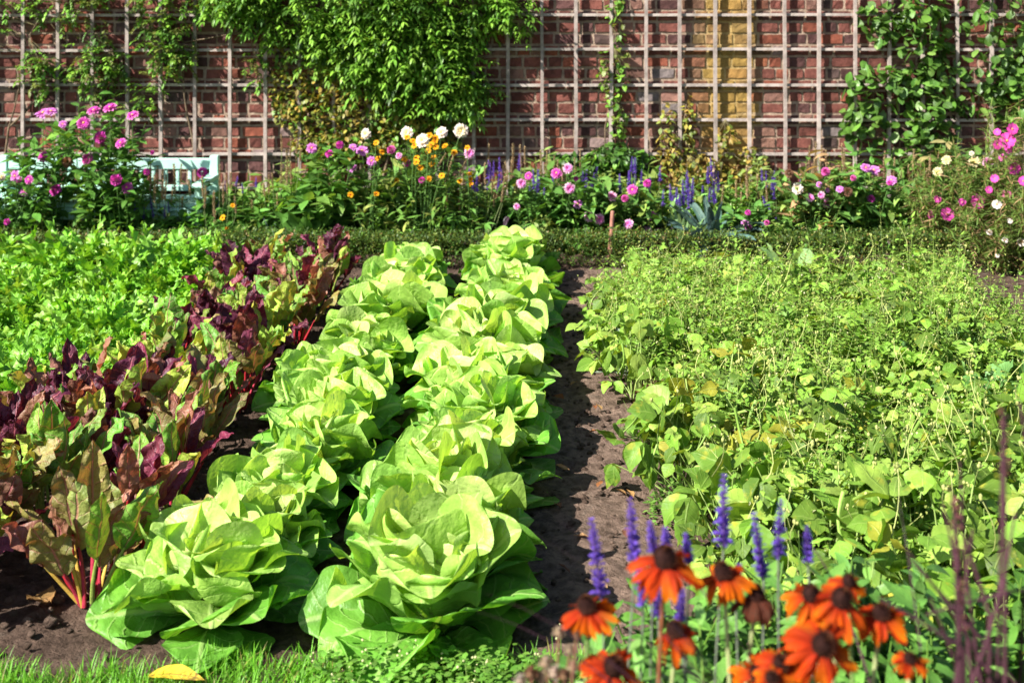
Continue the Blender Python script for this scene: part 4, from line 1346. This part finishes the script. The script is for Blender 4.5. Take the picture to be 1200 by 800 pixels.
spike_plant('seed_spike_plant', 'brown seed spikes between lilac and cream dahlias', 'seed spikes', 1110, 8.55, sp(900, 130, [(815, 250, 120), (880, 200, 90, 10), (870, 300, 100, 20), (720, 340, 80), (900, 220, 90)]), TANS, 'seed_spike', .2, (.06, .12, .025), .3, .25, TG)

def scatter(cx, w, n, y0, y1, k):
    return [(x, y, x + U(-2, 2), y + U(k * .6, k)) for x, y in zip(U(cx - w, cx + w, n), U(y0, y1, n))]


spike_plant('salvia_plant', 'hazy violet salvia behind the dahlia with pink balls', 'salvia', 752, 8.55, scatter(750, 26, 11, 178, 215, 26), SALV, 'flower_spike', .2, (.08, .17, .04), .3, .18, SG)
spike_plant('salvia_plant', 'hazy violet salvia between kale mound and half-withered dahlia', 'salvia', 925, 8.6, scatter(915, 24, 9, 195, 225, 22), SALV, 'flower_spike', .2, (.08, .17, .04), .3, .18, SG, .9)
spike_plant('salvia_plant', 'hazy violet salvia left of the dark purple kale by the white dahlias', 'salvia', 566, 8.55, scatter(568, 22, 9, 188, 215, 26), SALV, 'flower_spike', .2, (.08, .17, .04), .3, .18, SG, .9)
spike_plant('seed_spike_plant', 'tan seed spikes behind the dark purple kale by the lettuce end', 'seed spikes', 590, 8.6, scatter(590, 30, 14, 165, 215, 34), TANS, 'seed_spike', .2, (.10, .17, .04), .32, .2, TG)
spike_plant('seed_spike_plant', 'tan seed spikes before the dark bush under the young vine', 'seed spikes', 655, 8.65, scatter(655, 28, 11, 170, 210, 32), TANS, 'seed_spike', .2, (.10, .17, .04), .32, .2, TG)
spike_plant('seed_spike_plant', 'tan seed spikes behind the half-withered dahlia', 'seed spikes', 975, 8.65, scatter(975, 32, 13, 165, 215, 34), TANS, 'seed_spike', .2, (.12, .17, .05), .34, .22, TG)
spike_plant('seed_spike_plant', 'tan seed spikes at the foot of the fruit tree', 'seed spikes', 1065, 8.65, scatter(1065, 30, 12, 175, 220, 32), TANS, 'seed_spike', .2, (.12, .17, .05), .34, .22, TG)

# kales and dark plants
def border_single(name, label, cat, px, Y, me, sc=1, group=None):
    return tag(link(name, me, None, ((px - 600) * Y / F, Y, 0), (0, 0, U(0, 6)), sc), label, cat, group)


border_single('kale_plant', 'blue-green kale fountain of long strap leaves behind the hedge', 'kale', 835, 8.17, rosette(38, (.26, .38), (.038, .058), STRAP, (.065, .135, .12), M_KALE, (.65, 1.5), (-1.9, -.4), .05, 4, nv=12, blister=.002), 1.25)
border_single('kale_plant', 'dark purple-leaved kale right of the white dahlias', 'kale', 578, 8.2, rosette(24, (.18, .3), (.07, .11), CHARD, (.035, .018, .032), M_DARK, (.3, 1.3), (-1.1, -.2), .12, 3, nv=10, blister=.003), 1.05)
border_single('kale_plant', 'dark purple low kale before the bench right end', 'kale', 205, 8.26, rosette(22, (.16, .26), (.07, .1), CHARD, (.035, .018, .03), M_DARK, (.2, .9), (-.9, -.2), .12, 3, nv=10, blister=.003), .9)
border_single('kale_plant', 'dark purple kale beside the bright pink stake dahlia', 'kale', 765, 8.2, rosette(22, (.18, .28), (.06, .09), CHARD, (.05, .02, .035), M_DARK, (.4, 1.4), (-1.1, -.2), .12, 3, nv=10, blister=.003), .9)
border_single('cabbage_plant', 'broad green leafy plant under the pink pompon dahlia', 'leafy plant', 357, 8.2, rosette(16, (.18, .28), (.08, .12), OVATE, (.10, .24, .04), M_LEAF, (.4, 1.4), (-.9, -.1), .08, 2, pet=.1), 1.0)
border_single('lavender_plant', 'silvery blue-grey feathery plant behind the hedge left of the chard', 'plant', 330, 8.22, rosette(70, (.12, .24), (.012, .025), LOBED, (.19, .27, .25), M_KALE, (.5, 1.5), (-.8, .2), .1, 3, nv=25, nu=3), 1.1)
border_single('sage_plant', 'pale green leafy salvia mound in front of the purple spikes', 'plant', 798, 8.22, rosette(60, (.1, .2), (.03, .045), LANCE, (.17, .29, .11), M_LEAF, (.3, 1.5), (-.8, .1), .05, 2, nv=7, nu=3, pet=.06), 1.15)

# low filler plants so no bare soil shows in the border
FILL = []
for k in range(5):
    fo, st = MB(), MB()
    bush(fo, st, U(.36, .46), .2, 18, 20, (.05, .1), .4, [(.08, .19, .03), (.07, .17, .025), (.11, .22, .04), (.13, .19, .05), (.10, .2, .04)][k], tint2=(.18, .24, .06))
    FILL.append((fo.mesh('foliage', M_LEAF), st.mesh('stem', M_STEM)))
px = -240
while px < 1450:
    for Y in (8.24, 8.55, 8.8):
        if Y < 8.3 and min(abs(px - q) for q in (835, 578, 765, 205, 357, 330, 798)) < 30:
            continue
        x = (px + U(-18, 18) - 600) * Y / F
        if Y > 8.7 and -3.7 < x < -1.95:
            continue
        s = U(.8, 1.1) * (.62 if Y < 8.3 else (1.1 if Y < 8.7 else 1.28))
        f = FILL[R.randint(5)]
        where = 'just behind the box hedge' if Y < 8.3 else ('at the wall foot' if Y > 8.7 else 'among the taller border flowers')
        e = empty('border_plant', (x, Y, 0), 'low leafy green plant ' + where, 'border plant', 'low green plants ' + where, U(0, 6), s)
        link('foliage', f[0], e)
        link('stem', f[1], e)
    px += 40

# leafy bedding between the lawn edge and the tall foreground flowers
BED = []
for k in range(4):
    fo, st = MB(), MB()
    bush(fo, st, U(.5, .6), .2, 24, 24, (.04, .07), .36, [(.06, .15, .022), (.05, .13, .02), (.07, .17, .028), (.06, .15, .025)][k], tint2=(.09, .2, .035), dens=1.3)
    BED.append((fo.mesh('foliage', M_LEAF), st.mesh('stem', M_STEM)))
for i in range(26):
    Y = U(2.05, 2.75)
    x = .13 + (i % 13) * .115 + U(-.03, .03)
    f = BED[R.randint(4)]
    e = empty('bedding_plant', (x, Y, 0), 'leafy green plant without flowers behind and below the orange coneflowers', 'bedding plant', 'green bedding below the coneflowers', U(0, 6), U(.85, 1.1))
    link('foliage', f[0], e)
    link('stem', f[1], e)

# stake with a tied dead stem
mb = MB()
p0, p1 = at(714, 318, 8.12), at(718, 248, 8.12)
p0[2] = -.02
tube(mb, arc(p0, p1, .01, 6), .017, .013, (.36, .17, .13), 7)
blob(mb, p1, .0135, (.36, .18, .14), .5, 7, 4)
tag(link('wooden_stake', mb.mesh('wooden_stake', M_BARK)), 'short reddish brown wooden stake at the hedge among pink dahlias', 'stake')


# ------------------------------------------------------------------ foreground flowers
def coneflower(n=14, droop=-.75, worn=0.0, hue=0.0):
    pet, con = MB(), MB()
    az = np.arange(n) * 2 * PI / n + R.randn(n) * .09
    c0 = np.array([[.26, .015, .004]]) * np.ones((n, 1))
    c1 = np.where((R.rand(n) < .6)[:, None], np.array([[.70, .165, .004]]), np.array([[.50, .05, .004]]))
    c1 = c1 * U(.7, 1.15, n)[:, None] * (1 + hue * np.array([.15, .5, 0]))
    if worn:
        c0, c1 = c0 * 0 + np.array([.07, .025, .015]), c1 * 0 + np.array([.09, .035, .02])
    for lay in range(2):
        a = az + lay * PI / n
        leaves(pet, np.c_[np.cos(a) * .009, np.sin(a) * .009, 0 * a - .001 * lay], a, U(-.15, .25, n) + droop * .25, U(-1.0, .3, n) + droop * .75, U(.026, .041, n), U(.009, .0135, n), STRAP, 9, 5, R.randn(n) * .5, U(-.3, .3, n), U(.03, .13, n), 1.6, .08,
               c0, c1, 1.2, jit=.14)
    blob(con, (0, 0, .004), .0115, (.03, .012, .01), 1.25, 12, 9, .06)
    m = 150
    k = np.arange(m)
    ph = k * 2.39996
    th = np.linspace(0, 1.5, m)
    d = np.c_[np.cos(ph) * np.cos(th), np.sin(ph) * np.cos(th), np.sin(th) * 1.25]
    leaves(con, d * .0105 + np.array([0, 0, .004]), ph, th, 0, .0045, .0022, BLADE, 3, 2, tint=(.04, .016, .012), tip=(.09, .03, .012), jit=.3)
    # green bracts under the petals
    b = MB()
    nb = 9
    a = np.arange(nb) * 2 * PI / nb
    leaves(b, np.c_[np.cos(a) * .003, np.sin(a) * .003, 0 * a - .004], a, -.3, -.5, .014, .006, LANCE, 4, 3, tint=(.08, .17, .04))
    return pet.mesh('petals', M_PETALW), con.mesh('cone', M_SEED), b.mesh('bracts', M_LEAF)


CF = [coneflower(13, -.9, 0, .6), coneflower(12, -1.3, 0, -.3), coneflower(14, -1.05, 0, .2), coneflower(11, -.75, 0, .5), coneflower(12, -1.1, 0, -.5)]
CF_DEAD = coneflower(14, -1.5, 1)


def coneflower_plant(label, px, Y, flowers, h=.72, leaf_c=(.075, .18, .03), group='orange coneflowers in the foreground'):
    b = np.array([(px - 600) * Y / F, Y, 0.])
    root = empty('coneflower_plant', b, label, 'coneflower', group)
    fo, st = MB(), MB()
    bush(fo, st, h + .12, .15, 13, 22, (.06, .1), .33, leaf_c, LANCE, (.11, .22, .04), low=.45)
    for (fx, fy, w, kind, tilt, dy) in flowers:
        yy = Y + dy
        p = at(fx, fy, yy) - b
        a0 = np.array([p[0] * .12, p[1] * .1, .0])
        sc = {'brown': (.2, .07, .03), 'pale': (.32, .36, .16), 'green': (.16, .26, .07)}[R.choice(['brown', 'pale', 'green'])]
        d = np.array([U(-.25, .25), -tilt, 1.])
        d /= np.linalg.norm(d)
        pts = arc(a0, p, .03, 8)
        tube(st, pts, .0036, .0028, sc, 6)
        s = w * yy / F / .074
        v = CF_DEAD if kind == 'dead' else CF[R.randint(5)]
        hd = link('flower_head', v[0], root, tuple(p), face(d), s)
        link('cone', v[1], hd)
        link('bract', v[2], hd)
    link('foliage', fo.mesh('foliage', M_LEAF), root)
    link('stem', st.mesh('stem', M_STEM), root)


coneflower_plant('orange coneflower at the left end beside the path', 690, 1.86, [(689, 714, 66, 'live', .25, 0), (718, 784, 74, 'live', .6, -.06)], .66)
coneflower_plant('red-orange coneflower on a brown stem between the purple sage', 785, 1.8, [(779, 660, 82, 'live', .2, 0), (792, 742, 62, 'live', .25, .06)], .68)
coneflower_plant('orange coneflower on a thick pale stem by a withered head', 850, 1.85, [(848, 675, 66, 'live', .2, 0), (886, 700, 60, 'dead', .1, 0), (890, 792, 70, 'live', .5, -.05)], .68)
coneflower_plant('coneflower with the densest bunch of deep orange heads', 975, 1.76, [(950, 700, 62, 'live', .35, .05), (985, 706, 74, 'live', .4, 0), (994, 684, 46, 'live', .2, .08), (1033, 722, 62, 'live', .3, .02)], .7)
coneflower_plant('low bright orange coneflower under the densest bunch', 960, 1.66, [(963, 757, 84, 'live', .9, 0), (915, 779, 60, 'live', .7, .03), (1066, 774, 42, 'live', .3, .08), (905, 797, 50, 'live', .5, .0)], .62)

FS = [spike_mesh(.13, .0145, (.20, .115, .66), (.12, .06, .40), 13, 7) for _ in range(4)]
spf = [(693, 608, 705, 702), (738, 585, 744, 660), (747, 655, 754, 712), (761, 611, 766, 648), (779, 618, 782, 650), (803, 625, 808, 660), (848, 557, 848, 642), (883, 602, 895, 680), (915, 586, 912, 655), (945, 617, 947, 660), (771, 688, 771, 722), (800, 690, 796, 730), (866, 660, 862, 690)]
labs = ['leftmost purple sage plant over the bare path', 'purple sage plant behind the brown-stemmed coneflower', 'purple sage plant behind the densest coneflower bunch']
for k, (pxc, Y, sel) in enumerate(((742, 2.0, spf[:5] + spf[10:11]), (830, 2.06, spf[5:7] + spf[11:13]), (915, 2.05, spf[7:10]))):
    b = np.array([(pxc - 600) * Y / F, Y, 0.])
    root = empty('sage_plant', b, labs[k], 'purple sage', 'purple sage in the foreground')
    fo, st = MB(), MB()
    bush(fo, st, .8, .16, 13, 24, (.04, .075), .35, (.10, .22, .045), LANCE, (.13, .25, .06), low=.4)
    for (x0, y0, x1, y1) in sel:
        yy = Y + U(-.06, .06)
        p1, p0 = at(x0, y0, yy) - b, at(x1, y1, yy) - b
        L = np.linalg.norm(p1 - p0)
        tube(st, arc((p0[0] * .5, p0[1] * .5, .1), p0, .03, 6), .0022, .0018, (.14, .16, .12), 5)
        s = max(.75, min(1.1, L / .11))
        link('flower_spike', FS[R.randint(4)], root, tuple(p0), face(p1 - p0), (s, s, L / .13))
    link('foliage', fo.mesh('foliage', M_LEAF), root)
    link('stem', st.mesh('stem', M_STEM), root)

# dead seed heads at the lower left of the foreground clump
b = np.array([(655 - 600) * 1.75 / F, 1.75, 0.])
root = empty('dead_flower_plant', b, 'dead brown and tan seed heads left of the orange coneflowers', 'dead flower', None)
st, hd = MB(), []
for (fx, fy, r) in [(655, 742, 7), (668, 762, 6), (640, 778, 8), (622, 790, 8), (650, 790, 9), (634, 796, 8), (662, 793, 8), (676, 745, 5), (610, 798, 7), (672, 782, 7)]:
    yy = 1.75 + U(-.05, .05)
    p = at(fx, fy, yy) - b
    tube(st, arc((p[0] * .1, 0, 0), p, .04, 6), .0025, .002, (.2, .09, .06), 5)
    mb = MB()
    n = 26
    ph = np.arange(n) * 2.4
    th = np.linspace(-.6, 1.4, n)
    d = np.c_[np.cos(ph) * np.cos(th), np.sin(ph) * np.cos(th), np.sin(th)]
    rr = r * yy / F
    c = [(.42, .32, .24), (.2, .09, .06), (.5, .42, .36)][R.randint(3)]
    blob(mb, (0, 0, 0), rr * .75, np.array(c) * .7, 1, 7, 6, .2)
    leaves(mb, d * rr * .5, ph, th, .8, rr * .9, rr * .6, ROUND, 4, 3, 0, .4, .1, 1, 0, c, jit=.35)
    link('seed_head', mb.mesh('seed_head', M_DRY), root, tuple(p))
link('stem', st.mesh('stem', M_STEM), root)

# purple fountain grass at the right
b = np.array([(1150 - 600) * 1.55 / F, 1.55, 0.])
root = empty('fountain_grass', b, 'dark purple ornamental grass with arching blades and bare stems', 'grass clump')
mb, st = MB(), MB()
n = 40
a = np.r_[U(0, 2 * PI, 18), U(2.2, 4.2, 22)]
pu = np.array([.06, .022, .032])
bb = np.c_[np.cos(a) * .07, np.sin(a) * .05, 0 * a]
leaves(mb, bb, a, U(1.38, 1.54, n), U(-1.9, -.5, n), U(.95, 1.3, n), U(.005, .009, n), BLADE, 22, 3, R.randn(n) * .2, .25, 0, 1, 0, pu, pu * 1.3, jit=.25, vexp=1.0, bpow=2.0)
for (x0, y0, x1, y1) in [(1176, 492, 1178, 800), (1125, 540, 1150, 800), (1105, 590, 1140, 800), (1195, 470, 1205, 800), (1060, 640, 1165, 800), (1140, 620, 1120, 800), (1190, 600, 1140, 800), (1090, 700, 1130, 800), (1065, 655, 1190, 800), (1030, 700, 1130, 760), (1085, 720, 1200, 690), (1110, 560, 1160, 720)]:
    yy = 1.55 + U(-.1, .1)
    p1, p0 = at(x0, y0, yy) - b, at(x1, y1, yy) - b
    g = p0.copy()
    g[2] = 0
    pts = np.r_[[g * .1], arc(p0, p1, .04, 7)]
    tube(st, pts, .003, .0015, pu * U(.8, 1.3), 5)
for (x0, y0, x1, y1) in [(1118, 588, 1126, 690), (1122, 640, 1128, 740), (1176, 480, 1178, 560)]:
    p1, p0 = at(x0, y0, 1.55) - b, at(x1, y1, 1.55) - b
    q = 60
    t = R.rand(q)[:, None]
    Q = p0 + (p1 - p0) * t
    leaves(st, Q, U(0, 6, q), U(0, 1.2, q), 0, U(.006, .011, q), .005, ROUND, 4, 3, 0, .3, 0, 1, 0, (.17, .075, .06), jit=.4)
    tube(st, [(0, 0, 0), p1 * .9, p1, (p0 + p1) / 2, p0], .002, .0015, pu, 4)
link('blade', mb.mesh('blade', M_DARK), root)
link('stem', st.mesh('stem', M_STEM), root)

# ------------------------------------------------------------------ light, world, camera
to_sun = Vector((-.64, -.45, .66)).normalized()
el = math.asin(to_sun.z)
w = bpy.data.worlds.new('World')
SC.world = w
w.use_nodes = True
nt = w.node_tree
bg = nt.nodes['Background']
sky = nt.nodes.new('ShaderNodeTexSky')
sky.sky_type = 'NISHITA'
sky.sun_disc = False
sky.sun_elevation = el
sky.sun_rotation = math.atan2(to_sun.x, to_sun.y)
nt.links.new(sky.outputs[0], bg.inputs[0])
bg.inputs[1].default_value = .06
sl = bpy.data.lights.new('sun', 'SUN')
sl.energy = 5.0
sl.angle = rad(.55)
sl.color = (1, .95, .86)
so = bpy.data.objects.new('sun', sl)
COL.objects.link(so)
so.rotation_euler = to_sun.to_track_quat('Z', 'Y').to_euler()
so.location = (-4, -2, 6)

cam = bpy.data.cameras.new('camera')
cam.sensor_width = 36
cam.lens = F / 1200 * 36
cam.shift_y = -(400 - HZ) / 1200
cam.clip_end = 500
cam.dof.use_dof = True
cam.dof.focus_distance = 4.6
cam.dof.aperture_fstop = 4.0
co = bpy.data.objects.new('camera', cam)
COL.objects.link(co)
co.location = (0, 0, H)
co.rotation_euler = (PI / 2, 0, 0)
SC.camera = co

SC.view_settings.view_transform = 'Standard'
SC.view_settings.look = 'None'
SC.view_settings.exposure = 1.36
SC.view_settings.gamma = 1
SC.cycles.max_bounces = 8
SC.cycles.transmission_bounces = 4
SC.cycles.diffuse_bounces = 4
SC.cycles.glossy_bounces = 2
SC.cycles.use_denoising = True
